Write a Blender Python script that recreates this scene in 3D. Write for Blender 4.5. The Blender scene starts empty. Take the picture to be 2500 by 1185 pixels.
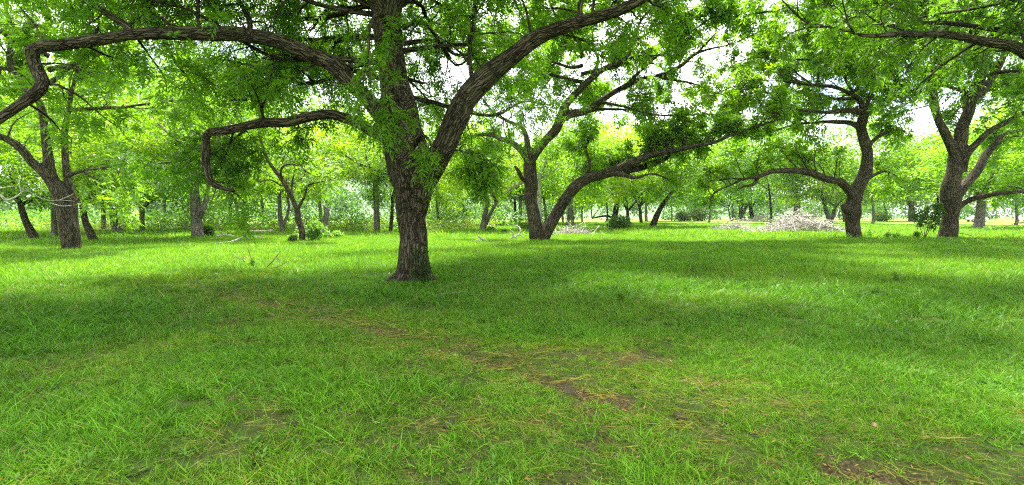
import bpy, math
import numpy as np
from mathutils import Vector

sc = bpy.context.scene
COL = sc.collection

# ------------------------------------------------------------------ camera
CAM_H, FPX, HZ = 1.6, 1250.0, 525.0           # eye height, focal length and horizon row in photo pixels
PITCH = math.atan((592.5 - HZ) / FPX)
cam = bpy.data.cameras.new('camera')
cam.lens, cam.sensor_width, cam.sensor_fit = 18.0, 36.0, 'HORIZONTAL'
cam.clip_start, cam.clip_end = 0.05, 4000
cam_ob = bpy.data.objects.new('camera', cam)
COL.objects.link(cam_ob)
cam_ob.location = (0, 0, CAM_H)
cam_ob.rotation_euler = (math.pi / 2 - PITCH, 0, 0)
sc.camera = cam_ob

# ------------------------------------------------------------------ sky, sun, exposure
SUN_EL, SUN_AZ = math.radians(59), math.radians(-6)     # azimuth from +Y towards +X
w = bpy.data.worlds.new('World'); sc.world = w; w.use_nodes = True
nt = w.node_tree; N = nt.nodes; N.clear()
out = N.new('ShaderNodeOutputWorld'); bg = N.new('ShaderNodeBackground')
sky = N.new('ShaderNodeTexSky'); sky.sky_type = 'NISHITA'; sky.sun_disc = False
sky.sun_elevation = SUN_EL; sky.sun_rotation = SUN_AZ; sky.air_density = 1.0; sky.dust_density = 1.5
tc = N.new('ShaderNodeTexCoord'); mp = N.new('ShaderNodeMapping'); mp.inputs['Scale'].default_value = (1.0, 1.0, 2.2)
cn = N.new('ShaderNodeTexNoise'); cn.inputs['Scale'].default_value = 2.6; cn.inputs['Detail'].default_value = 6
cr = N.new('ShaderNodeMapRange'); cr.inputs['From Min'].default_value = 0.34; cr.inputs['From Max'].default_value = 0.52
mx = N.new('ShaderNodeMix'); mx.data_type = 'RGBA'; mx.inputs['B'].default_value = (9.5, 9.7, 10.0, 1)
nt.links.new(tc.outputs['Generated'], mp.inputs['Vector']); nt.links.new(mp.outputs[0], cn.inputs['Vector'])
nt.links.new(cn.outputs['Fac'], cr.inputs['Value']); nt.links.new(cr.outputs[0], mx.inputs['Factor'])
nt.links.new(sky.outputs[0], mx.inputs['A']); nt.links.new(mx.outputs['Result'], bg.inputs['Color'])
bg.inputs['Strength'].default_value = 0.075
nt.links.new(bg.outputs[0], out.inputs[0])

sun = bpy.data.lights.new('sun', 'SUN'); sun.energy = 5.0; sun.angle = math.radians(8.0); sun.color = (1.0, 0.96, 0.89)
sun_ob = bpy.data.objects.new('sun', sun); COL.objects.link(sun_ob)
SUNV = Vector((math.sin(SUN_AZ) * math.cos(SUN_EL), math.cos(SUN_AZ) * math.cos(SUN_EL), math.sin(SUN_EL)))
sun_ob.rotation_euler = (-SUNV).to_track_quat('-Z', 'Y').to_euler()
sun_ob.location = SUNV * 60

vs = sc.view_settings
vs.view_transform = 'Standard'; vs.look = 'None'; vs.exposure = 2.48; vs.gamma = 1.0; vs.use_curve_mapping = False
cy = sc.cycles
cy.max_bounces = 7; cy.diffuse_bounces = 4; cy.glossy_bounces = 1; cy.transmission_bounces = 5; cy.transparent_max_bounces = 4
cy.volume_bounces = 0; cy.use_denoising = False; cy.filter_width = 1.15; cy.sample_clamp_indirect = 4.0
cy.caustics_reflective = False; cy.caustics_refractive = False

# ------------------------------------------------------------------ numpy helpers
def hash2(ix, iy, seed):
    h = (ix.astype(np.int64) * 374761393 + iy.astype(np.int64) * 668265263 + seed * 974711) & 0xFFFFFFFF
    h = ((h ^ (h >> 13)) * 1274126177) & 0xFFFFFFFF
    return ((h ^ (h >> 16)) & 0xFFFFFF) / float(0xFFFFFF)
def vnoise(x, y, seed=0):
    x = np.asarray(x, float); y = np.asarray(y, float)
    ix = np.floor(x); iy = np.floor(y); fx = x - ix; fy = y - iy
    fx = fx * fx * (3 - 2 * fx); fy = fy * fy * (3 - 2 * fy)
    a = hash2(ix, iy, seed); b = hash2(ix + 1, iy, seed); c = hash2(ix, iy + 1, seed); d = hash2(ix + 1, iy + 1, seed)
    return (a * (1 - fx) + b * fx) * (1 - fy) + (c * (1 - fx) + d * fx) * fy
def fbm(x, y, seed=0, octaves=4, gain=0.5):
    t = 0; amp = 1; s = 0
    for o in range(octaves):
        t = t + amp * vnoise(np.asarray(x) * 2 ** o + 17 * o, np.asarray(y) * 2 ** o - 9 * o, seed + o); s += amp; amp *= gain
    return t / s
def nrm(v):
    return v / np.maximum(np.linalg.norm(v, axis=-1, keepdims=True), 1e-9)

def P(px, py, Y):
    """the point at world depth Y seen at photo pixel (px, py)"""
    u = (px - 1250.0) / FPX; v = (592.5 - py) / FPX
    c, s = math.cos(PITCH), math.sin(PITCH)
    d = np.array([u, c + v * s, -s + v * c])
    return np.array([0, 0, CAM_H]) + d * (Y / d[1])
def depth_at(py):
    return CAM_H * FPX / (py - HZ)

# wheel tracks worn into the grass (photo pixels on flat ground)
def G(px, py):
    v = (592.5 - py) / FPX; c, s = math.cos(PITCH), math.sin(PITCH)
    t = -CAM_H / (-s + v * c)
    return np.array([(px - 1250.0) / FPX * t, (c + v * s) * t])
RUT_A = np.array([G(*p) for p in [(440, 690), (520, 708), (600, 728), (720, 752), (900, 797), (1060, 842), (1150, 865), (1280, 902), (1390, 938), (1500, 968), (1660, 1010), (1800, 1062), (1960, 1105), (2300, 1180)]])
RUT_B = np.array([G(*p) for p in [(150, 960), (380, 900), (560, 960), (720, 1040), (860, 1150), (950, 1260)]])
def dist_poly(x, y, poly):
    best = np.full(np.shape(x), 1e9)
    for a, b in zip(poly[:-1], poly[1:]):
        ab = b - a; t = np.clip(((x - a[0]) * ab[0] + (y - a[1]) * ab[1]) / (ab @ ab), 0, 1)
        best = np.minimum(best, np.hypot(x - a[0] - t * ab[0], y - a[1] - t * ab[1]))
    return best
def bare(x, y):
    """0 = thick grass, 1 = bare earth"""
    x = np.asarray(x, float); y = np.asarray(y, float); r = np.hypot(x, y)
    da = dist_poly(x, y, RUT_A); db = dist_poly(x, y, RUT_B)
    wob = fbm(x * 1.3, y * 1.3, 5)
    rut = np.exp(-(da / (0.15 + 0.012 * r)) ** 2) * np.clip((wob - 0.36) * 4.5, 0, 1) * 0.92
    rut = rut * np.clip(1.35 - r / 16, 0.45, 1)
    rut = np.maximum(rut, np.exp(-(db / 0.25) ** 2) * np.clip((wob - 0.48) * 5, 0, 1) * 0.5)
    pat = np.clip((fbm(x * 1.6, y * 1.6, 31) - 0.63) * 7, 0, 1) * np.clip((13 - r) / 7, 0, 1) * 0.55
    return np.clip(np.maximum(rut, pat), 0, 1)
def worn(x, y):
    """the yellowed, trampled strip between and beside the tracks"""
    x = np.asarray(x, float); y = np.asarray(y, float)
    da = dist_poly(x, y, RUT_A)
    return np.clip(np.exp(-(da / 1.1) ** 2) * 0.9 + np.clip((fbm(x * 0.55, y * 0.55, 77) - 0.42) * 2.4, 0, 1) * np.clip((11 - np.hypot(x, y)) / 5, 0, 1), 0, 1)
def height(x, y):
    x = np.asarray(x, float); y = np.asarray(y, float); r = np.hypot(x, y)
    near = np.clip((30 - r) / 15, 0, 1)
    h = (fbm(x * 0.05, y * 0.05, 3) - 0.5) * 0.35 * np.clip((r - 4) / 20, 0, 1) * np.clip((160 - r) / 60, 0, 1)
    h = h + near * ((fbm(x * 0.7, y * 0.7, 11) - 0.5) * 0.09 + (fbm(x * 4, y * 4, 13, 3) - 0.5) * 0.05)
    h = h + np.clip((16 - r) / 6, 0, 1) * bare(x, y) * ((fbm(x * 9, y * 9, 19, 2) - 0.5) * 0.07)
    da = dist_poly(x, y, RUT_A)
    h = h - near * 0.06 * np.exp(-(da / 0.28) ** 2) - near * 0.02 * bare(x, y)
    return h
def gz(x, y):
    return float(height(np.array([x]), np.array([y]))[0])

# ------------------------------------------------------------------ mesh helpers
def mesh_np(name, verts, quads=None, tris=None, attrs=None, smooth=False):
    me = bpy.data.meshes.new(name)
    verts = np.asarray(verts, np.float32)
    q = np.zeros((0, 4), np.int32) if quads is None else np.asarray(quads, np.int32)
    t = np.zeros((0, 3), np.int32) if tris is None else np.asarray(tris, np.int32)
    me.vertices.add(len(verts)); me.vertices.foreach_set('co', verts.ravel())
    loops = np.concatenate([q.ravel(), t.ravel()])
    me.loops.add(len(loops)); me.loops.foreach_set('vertex_index', loops)
    starts = np.concatenate([np.arange(len(q)) * 4, len(q) * 4 + np.arange(len(t)) * 3]).astype(np.int32)
    me.polygons.add(len(starts)); me.polygons.foreach_set('loop_start', starts)
    if smooth: me.polygons.foreach_set('use_smooth', np.ones(len(starts), bool))
    for k, (typ, arr) in (attrs or {}).items():
        a = me.attributes.new(k, typ, 'POINT')
        key = {'FLOAT_COLOR': 'color', 'FLOAT_VECTOR': 'vector'}.get(typ, 'value')
        a.data.foreach_set(key, np.asarray(arr, np.int32 if typ == 'INT' else np.float32).ravel())
    me.update(calc_edges=True)
    return me
def obj(name, me, mat=None, parent=None, loc=None):
    o = bpy.data.objects.new(name, me); COL.objects.link(o)
    if mat is not None and me is not None and not me.materials: me.materials.append(mat)
    if parent is not None: o.parent = parent
    if loc is not None: o.location = [float(v) for v in loc]
    return o
def tag(o, label=None, cat=None, group=None, kind=None):
    for k, v in (('label', label), ('category', cat), ('group', group), ('kind', kind)):
        if v: o[k] = v
    return o

class Geo:
    """collects vertices, faces and attributes for one mesh"""
    def __init__(s): s.v, s.q, s.t, s.a, s.n = [], [], [], {}, 0
    def add(s, v, q=None, t=None, **attrs):
        v = np.asarray(v, float).reshape(-1, 3)
        s.v.append(v)
        if q is not None and len(q): s.q.append(np.asarray(q) + s.n)
        if t is not None and len(t): s.t.append(np.asarray(t) + s.n)
        for k, arr in attrs.items(): s.a.setdefault(k, []).append(np.asarray(arr, float))
        s.n += len(v)
    def mesh(s, name, off=None, smooth=False, types=None):
        v = np.concatenate(s.v)
        if off is not None: v = v - np.asarray(off)
        types = types or {}
        attrs = {k: (types.get(k, 'FLOAT_COLOR' if k == 'col' else 'FLOAT_VECTOR'), np.concatenate(a)) for k, a in s.a.items()}
        return mesh_np(name, v, np.concatenate(s.q) if s.q else None, np.concatenate(s.t) if s.t else None, attrs, smooth)

def spline(pts, K):
    """Catmull-Rom through rows of (x,y,z,r), resampled evenly to K rows"""
    p = np.asarray(pts, float)
    q = np.vstack([2 * p[0] - p[1], p, 2 * p[-1] - p[-2]])
    o = []
    for i in range(1, len(q) - 2):
        t = np.linspace(0, 1, 12, endpoint=False)[:, None]
        a, b, c, d = q[i - 1], q[i], q[i + 1], q[i + 2]
        o.append(0.5 * ((2 * b) + (-a + c) * t + (2 * a - 5 * b + 4 * c - d) * t ** 2 + (-a + 3 * b - 3 * c + d) * t ** 3))
    o.append(q[-2][None]); o = np.vstack(o)
    L = np.concatenate([[0], np.cumsum(np.linalg.norm(np.diff(o[:, :3], axis=0), axis=1))])
    s = np.linspace(0, L[-1], K)
    r = np.stack([np.interp(s, L, o[:, k]) for k in range(4)], 1)
    r[:, 3] = np.maximum(r[:, 3], 0.003)
    return r
def tubes(geo, polys, rad, sides=5, lump=0.0, seed=0, cap=True):
    """polys (N,K,3), rad (N,K): tapered tubes with a 'bark' coordinate (round the stem, along it)"""
    polys = np.asarray(polys, float); rad = np.asarray(rad, float)
    n, k, _ = polys.shape
    if n == 0: return
    tan = np.empty_like(polys); tan[:, 1:-1] = polys[:, 2:] - polys[:, :-2]
    tan[:, 0] = polys[:, 1] - polys[:, 0]; tan[:, -1] = polys[:, -1] - polys[:, -2]; tan = nrm(tan)
    # parallel-transported frames
    ref = np.where(np.abs(tan[:, 0, 2:3]) > 0.8, np.array([[1.0, 0, 0]]), np.array([[0, 0, 1.0]]))
    u = nrm(np.cross(tan[:, 0], ref)); U = np.empty_like(polys); U[:, 0] = u
    for i in range(1, k):
        u = U[:, i - 1] - tan[:, i] * np.sum(U[:, i - 1] * tan[:, i], -1, keepdims=True); U[:, i] = nrm(u)
    V = np.cross(tan, U)
    a = np.arange(sides) / sides * 2 * math.pi
    R = rad[:, :, None] * np.ones(sides)
    al = np.concatenate([np.zeros((n, 1)), np.cumsum(np.linalg.norm(np.diff(polys, axis=1), axis=2), 1)], 1)
    if lump:
        i = np.arange(n)[:, None, None] * 7.3 + seed * 3.1
        lo = (vnoise(np.cos(a)[None, None] * 1.3 + i, al[:, :, None] * 1.4 + np.sin(a)[None, None] * 1.3, seed) - 0.5)
        hi = (vnoise(np.cos(a)[None, None] * 4 + i, al[:, :, None] * 3.0 + np.sin(a)[None, None] * 4, seed + 5) - 0.5)
        R = R * (1 + lump * (1.2 * lo + 0.7 * hi))
    pos = polys[:, :, None] + R[..., None] * (np.cos(a)[:, None] * U[:, :, None] + np.sin(a)[:, None] * V[:, :, None])
    bk = np.stack([np.cos(a)[None, None] * rad[:, :1, None] * np.ones((1, k, 1)) + np.arange(n)[:, None, None] * 3.7,
                   np.sin(a)[None, None] * rad[:, :1, None] * np.ones((1, k, 1)), al[:, :, None] * np.ones(sides)], -1)
    idx = np.arange(n * k * sides).reshape(n, k, sides)
    q = np.stack([idx[:, :-1], np.roll(idx[:, :-1], -1, 2), np.roll(idx[:, 1:], -1, 2), idx[:, 1:]], -1).reshape(-1, 4)
    v = pos.reshape(-1, 3); b = bk.reshape(-1, 3); t = None
    if cap:
        base = n * k * sides
        v = np.vstack([v, polys[:, 0], polys[:, -1]]); b = np.vstack([b, bk[:, 0, 0], bk[:, -1, 0]])
        i0 = base + np.arange(n)[:, None] * np.ones(sides, int); i1 = i0 + n
        t = np.concatenate([np.stack([i0, np.roll(idx[:, 0], -1, 1), idx[:, 0]], -1).reshape(-1, 3),
                            np.stack([i1, idx[:, -1], np.roll(idx[:, -1], -1, 1)], -1).reshape(-1, 3)])
    geo.add(v, q, t, bark=b)

def spawn(par, prad, rng, spacing, t0, t1, lmin, lmax, up, spread=0.8, fwd=0.45, K=6, rfrac=0.5, rmax=0.05, wander=0.12, sag=0.0, shrink=0.4, back=0.0):
    """child branches along parent polylines (N,K,3); all at once"""
    n, k, _ = par.shape
    seg = np.linalg.norm(np.diff(par, axis=1), axis=2); L = seg.sum(1)
    cnt = np.maximum(1, np.round(L * (t1 - t0) / spacing * rng.uniform(0.75, 1.25, n))).astype(int)
    i = np.repeat(np.arange(n), cnt); m = len(i)
    start = np.repeat(np.cumsum(cnt) - cnt, cnt)
    t = t0 + (t1 - t0) * np.clip((np.arange(m) - start + rng.uniform(0, 1, m)) / np.repeat(cnt, cnt), 0, 1)
    f = t * (k - 1); j = np.minimum(f.astype(int), k - 2); fr = (f - j)[:, None]
    base = par[i, j] * (1 - fr) + par[i, j + 1] * fr
    r0 = prad[i, j] * (1 - fr[:, 0]) + prad[i, j + 1] * fr[:, 0]
    tan = nrm(par[i, j + 1] - par[i, j])
    rnd = rng.normal(size=(m, 3)); rnd = nrm(rnd - tan * np.sum(rnd * tan, -1, keepdims=True))
    d = nrm(tan * fwd + rnd * spread + np.array([0, back, up]))
    ln = rng.uniform(lmin, lmax, m) * (1 - shrink * t)
    pts = np.empty((m, K, 3)); pts[:, 0] = base; cur = d
    for s in range(1, K):
        cur = nrm(cur + rng.normal(size=(m, 3)) * wander + np.array([0, 0, -1.0]) * sag * s / K)
        pts[:, s] = pts[:, s - 1] + cur * (ln / (K - 1))[:, None]
    rb = np.minimum(np.minimum(r0 * rfrac, rmax), ln * 0.022)
    rad = rb[:, None] * np.linspace(1, 0.28, K)
    return pts, np.maximum(rad, 0.0035)

def leaf_quads(geo, p, d, nvec, ln, wd, col):
    """one rhombic leaf blade each: base p, direction d, normal-ish nvec"""
    d = nrm(d); s = nrm(np.cross(d, nvec)); nn = np.cross(s, d)
    ln = np.asarray(ln)[:, None]; wd = np.asarray(wd)[:, None]
    v = np.stack([p, p + d * ln * 0.42 + s * wd * 0.5 + nn * wd * 0.14, p + d * ln, p + d * ln * 0.42 - s * wd * 0.5 + nn * wd * 0.14], 1)
    q = np.arange(len(p) * 4).reshape(-1, 4)
    geo.add(v.reshape(-1, 3), q, col=np.repeat(np.concatenate([col, np.ones((len(col), 1))], 1), 4, 0))
def leaf_cols(rng, n, base, var=0.25, yellow=0.25):
    base = np.asarray(base); k = rng.uniform(1 - var, 1 + var, (n, 1)); y = (rng.uniform(0, 1, (n, 1)) ** 2) * yellow
    return base * k * (1 + y * np.array([1.6, 0.75, 0.1]))
def compound(geo, rng, tw, per, L, nl, ll, lw, base, var=0.25, yellow=0.25, droop=0.35, keep=None, tmin=0.12):
    """compound leaves along twigs (N,K,3): a drooping rachis with paired leaflets"""
    n, k, _ = tw.shape
    i = np.repeat(np.arange(n), per); m = len(i)
    t = rng.uniform(tmin, 1, m); f = t * (k - 1); j = np.minimum(f.astype(int), k - 2); fr = (f - j)[:, None]
    p = tw[i, j] * (1 - fr) + tw[i, j + 1] * fr; tan = nrm(tw[i, j + 1] - tw[i, j])
    rnd = rng.normal(size=(m, 3)); rnd = nrm(rnd - tan * np.sum(rnd * tan, -1, keepdims=True))
    d = nrm(tan * 0.45 + rnd * 0.8 + np.array([0, 0, -0.12]))
    if keep is not None:
        kk = keep(p); p, d = p[kk], d[kk]; m = len(p)
    if m == 0: return
    up = nrm(np.array([0, 0, 1.0]) + rng.normal(size=(m, 3)) * 0.35); side = nrm(np.cross(d, up)); up = np.cross(side, d)
    Lr = L * rng.uniform(0.7, 1.25, m)
    cols = leaf_cols(rng, m, base, var, yellow)
    for q in range(nl):
        tt = 1.0 if q == nl - 1 else 0.22 + 0.72 * (q // 2) / max(1, (nl - 1) // 2)
        sg = 0 if q == nl - 1 else (1 if q % 2 else -1)
        pos = p + d * (Lr * tt)[:, None] + np.array([0, 0, -1.0]) * (droop * Lr * tt * tt)[:, None]
        dl = nrm(d * (1.0 if sg == 0 else 0.55) + side * sg * 0.85 + np.array([0, 0, -1.0]) * (0.25 + droop * tt * 0.6) + rng.normal(size=(m, 3)) * 0.16)
        nv = nrm(up + rng.normal(size=(m, 3)) * 0.3)
        s_ = rng.uniform(0.75, 1.2, m) * (0.8 + 0.3 * math.sin(tt * 2.4))
        leaf_quads(geo, pos, dl, nv, ll * s_, lw * s_, cols * rng.uniform(0.9, 1.1, (m, 1)))
def in_view(p, mg=1.12):
    y = np.maximum(p[:, 1], 0.4)
    return (p[:, 1] > 0.4) & (np.abs(p[:, 0]) / y < mg) & ((p[:, 2] - CAM_H) / y < 0.50)

# ------------------------------------------------------------------ materials
def new_mat(name):
    m = bpy.data.materials.new(name); m.use_nodes = True; t = m.node_tree; t.nodes.clear()
    o = t.nodes.new('ShaderNodeOutputMaterial'); return m, t, o
def nd(t, typ, **kw):
    n = t.nodes.new(typ)
    for k, v in kw.items():
        if k in n.inputs: n.inputs[k].default_value = v
        else: setattr(n, k, v)
    return n
def leaf_material(name, trans=0.54, gain=(1.45, 1.5, 0.35), rough=0.45, instancer=False, spec=0.22):
    m, t, o = new_mat(name); L = t.links.new
    at = nd(t, 'ShaderNodeAttribute', attribute_name='col')
    oi = nd(t, 'ShaderNodeObjectInfo')
    mul = nd(t, 'ShaderNodeMix', data_type='RGBA', blend_type='MULTIPLY'); mul.inputs['Factor'].default_value = 1
    L(at.outputs['Color'], mul.inputs['A']); L(oi.outputs['Color'], mul.inputs['B'])
    src = mul.outputs['Result']
    if instancer:
        ti = nd(t, 'ShaderNodeAttribute', attribute_name='tint', attribute_type='INSTANCER')
        m2 = nd(t, 'ShaderNodeMix', data_type='RGBA', blend_type='MULTIPLY'); m2.inputs['Factor'].default_value = 1
        L(at.outputs['Color'], m2.inputs['A']); L(ti.outputs['Color'], m2.inputs['B']); src = m2.outputs['Result']
    pb = nd(t, 'ShaderNodeBsdfPrincipled', Roughness=rough); pb.inputs['Specular IOR Level'].default_value = spec
    L(src, pb.inputs['Base Color'])
    tg = nd(t, 'ShaderNodeMix', data_type='RGBA', blend_type='MULTIPLY'); tg.inputs['Factor'].default_value = 1
    tg.inputs['B'].default_value = (*gain, 1); L(src, tg.inputs['A'])
    tr = nd(t, 'ShaderNodeBsdfTranslucent'); L(tg.outputs['Result'], tr.inputs['Color'])
    ms = nd(t, 'ShaderNodeMixShader'); ms.inputs[0].default_value = trans
    L(pb.outputs[0], ms.inputs[1]); L(tr.outputs[0], ms.inputs[2]); L(ms.outputs[0], o.inputs['Surface'])
    return m
def bark_material(name, dark, light, moss=0.0, mosscol=(0.05, 0.07, 0.02), scale=1.0, bump=1.0):
    """long broken plates between dark furrows, running along the stem"""
    m, t, o = new_mat(name); L = t.links.new
    at = nd(t, 'ShaderNodeAttribute', attribute_name='bark')
    n0 = nd(t, 'ShaderNodeTexNoise', Scale=5.0, Detail=3.0); L(at.outputs['Vector'], n0.inputs['Vector'])
    wv = nd(t, 'ShaderNodeVectorMath', operation='MULTIPLY_ADD'); L(n0.outputs['Color'], wv.inputs[0]); wv.inputs[1].default_value = (0.10, 0.10, 0.25); L(at.outputs['Vector'], wv.inputs[2])
    mp = nd(t, 'ShaderNodeMapping'); mp.inputs['Scale'].default_value = (19 * scale, 19 * scale, 2.0 * scale); L(wv.outputs[0], mp.inputs['Vector'])
    vo = nd(t, 'ShaderNodeTexVoronoi', feature='DISTANCE_TO_EDGE', Scale=1.0); L(mp.outputs[0], vo.inputs['Vector'])
    vc = nd(t, 'ShaderNodeTexVoronoi', feature='F1', Scale=1.0); L(mp.outputs[0], vc.inputs['Vector'])
    mp2 = nd(t, 'ShaderNodeMapping'); mp2.inputs['Scale'].default_value = (46 * scale, 46 * scale, 7 * scale); L(wv.outputs[0], mp2.inputs['Vector'])
    n1 = nd(t, 'ShaderNodeTexNoise', Scale=1.0, Detail=5.0, Roughness=0.65); L(mp2.outputs[0], n1.inputs['Vector'])
    ed = nd(t, 'ShaderNodeMapRange'); ed.inputs['From Max'].default_value = 0.17; L(vo.outputs['Distance'], ed.inputs['Value'])
    hm = nd(t, 'ShaderNodeMath', operation='MULTIPLY_ADD'); L(n1.outputs['Fac'], hm.inputs[0]); hm.inputs[1].default_value = 0.7; L(ed.outputs[0], hm.inputs[2])
    sc_ = nd(t, 'ShaderNodeMath', operation='MULTIPLY'); L(hm.outputs[0], sc_.inputs[0]); sc_.inputs[1].default_value = 0.60
    r1 = nd(t, 'ShaderNodeValToRGB'); L(sc_.outputs[0], r1.inputs['Fac'])
    r1.color_ramp.elements[0].position = 0.22; r1.color_ramp.elements[0].color = (*dark, 1)
    r1.color_ramp.elements[1].position = 0.95; r1.color_ramp.elements[1].color = (*light, 1)
    pv = nd(t, 'ShaderNodeSeparateXYZ'); L(vc.outputs['Color'], pv.inputs[0])
    pr = nd(t, 'ShaderNodeMapRange'); pr.inputs['To Min'].default_value = 0.75; pr.inputs['To Max'].default_value = 1.25; L(pv.outputs[0], pr.inputs['Value'])
    n3 = nd(t, 'ShaderNodeTexNoise', Scale=0.9, Detail=3.0); L(at.outputs['Vector'], n3.inputs['Vector'])
    wr = nd(t, 'ShaderNodeMapRange'); wr.inputs['From Min'].default_value = 0.3; wr.inputs['From Max'].default_value = 0.7; wr.inputs['To Min'].default_value = 0.65; wr.inputs['To Max'].default_value = 1.4; L(n3.outputs['Fac'], wr.inputs['Value'])
    pw = nd(t, 'ShaderNodeMath', operation='MULTIPLY'); L(pr.outputs[0], pw.inputs[0]); L(wr.outputs[0], pw.inputs[1])
    pm = nd(t, 'ShaderNodeVectorMath', operation='SCALE'); L(r1.outputs['Color'], pm.inputs[0]); L(pw.outputs[0], pm.inputs['Scale'])
    n2 = nd(t, 'ShaderNodeTexNoise', Scale=1.9, Detail=4.0); L(at.outputs['Vector'], n2.inputs['Vector'])
    mr = nd(t, 'ShaderNodeMapRange'); mr.inputs['From Min'].default_value = 0.42; mr.inputs['From Max'].default_value = 0.70; mr.inputs['To Max'].default_value = moss
    L(n2.outputs['Fac'], mr.inputs['Value'])
    mm = nd(t, 'ShaderNodeMix', data_type='RGBA'); mm.inputs['B'].default_value = (*mosscol, 1)
    L(mr.outputs[0], mm.inputs['Factor']); L(pm.outputs[0], mm.inputs['A'])
    bp = nd(t, 'ShaderNodeBump', Strength=bump, Distance=0.06); L(hm.outputs[0], bp.inputs['Height'])
    pb = nd(t, 'ShaderNodeBsdfPrincipled', Roughness=0.92); pb.inputs['Specular IOR Level'].default_value = 0.1
    L(mm.outputs['Result'], pb.inputs['Base Color']); L(bp.outputs[0], pb.inputs['Normal']); L(pb.outputs[0], o.inputs['Surface'])
    return m
def plain_material(name, col, rough=0.8, noise=0.25, scale=9.0, metal=0.0):
    m, t, o = new_mat(name); L = t.links.new
    tc = nd(t, 'ShaderNodeTexCoord'); n1 = nd(t, 'ShaderNodeTexNoise', Scale=scale, Detail=5.0); L(tc.outputs['Object'], n1.inputs['Vector'])
    r = nd(t, 'ShaderNodeMapRange'); r.inputs['To Min'].default_value = 1 - noise; r.inputs['To Max'].default_value = 1 + noise; L(n1.outputs['Fac'], r.inputs['Value'])
    vm = nd(t, 'ShaderNodeVectorMath', operation='SCALE'); vm.inputs[0].default_value = col; L(r.outputs[0], vm.inputs['Scale'])
    pb = nd(t, 'ShaderNodeBsdfPrincipled', Roughness=rough, Metallic=metal); L(vm.outputs[0], pb.inputs['Base Color']); L(pb.outputs[0], o.inputs['Surface'])
    return m
M_LEAF = leaf_material('pecan_leaf')
M_GRASS = leaf_material('grass_blade', trans=0.36, gain=(1.45, 1.3, 0.4), rough=0.45, instancer=True, spec=0.10)
M_BARK = bark_material('pecan_bark', (0.014, 0.011, 0.007), (0.112, 0.092, 0.058), 0.5, (0.048, 0.056, 0.022))
M_BARK_GREY = bark_material('pale_bark', (0.09, 0.075, 0.06), (0.30, 0.265, 0.225), 0.25, (0.10, 0.12, 0.06))
M_DEAD = bark_material('dead_wood', (0.20, 0.18, 0.15), (0.58, 0.54, 0.48), 0.0, bump=0.5)
M_STICK = bark_material('brown_stick', (0.05, 0.035, 0.022), (0.19, 0.14, 0.09), 0.0, bump=0.4)
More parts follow.
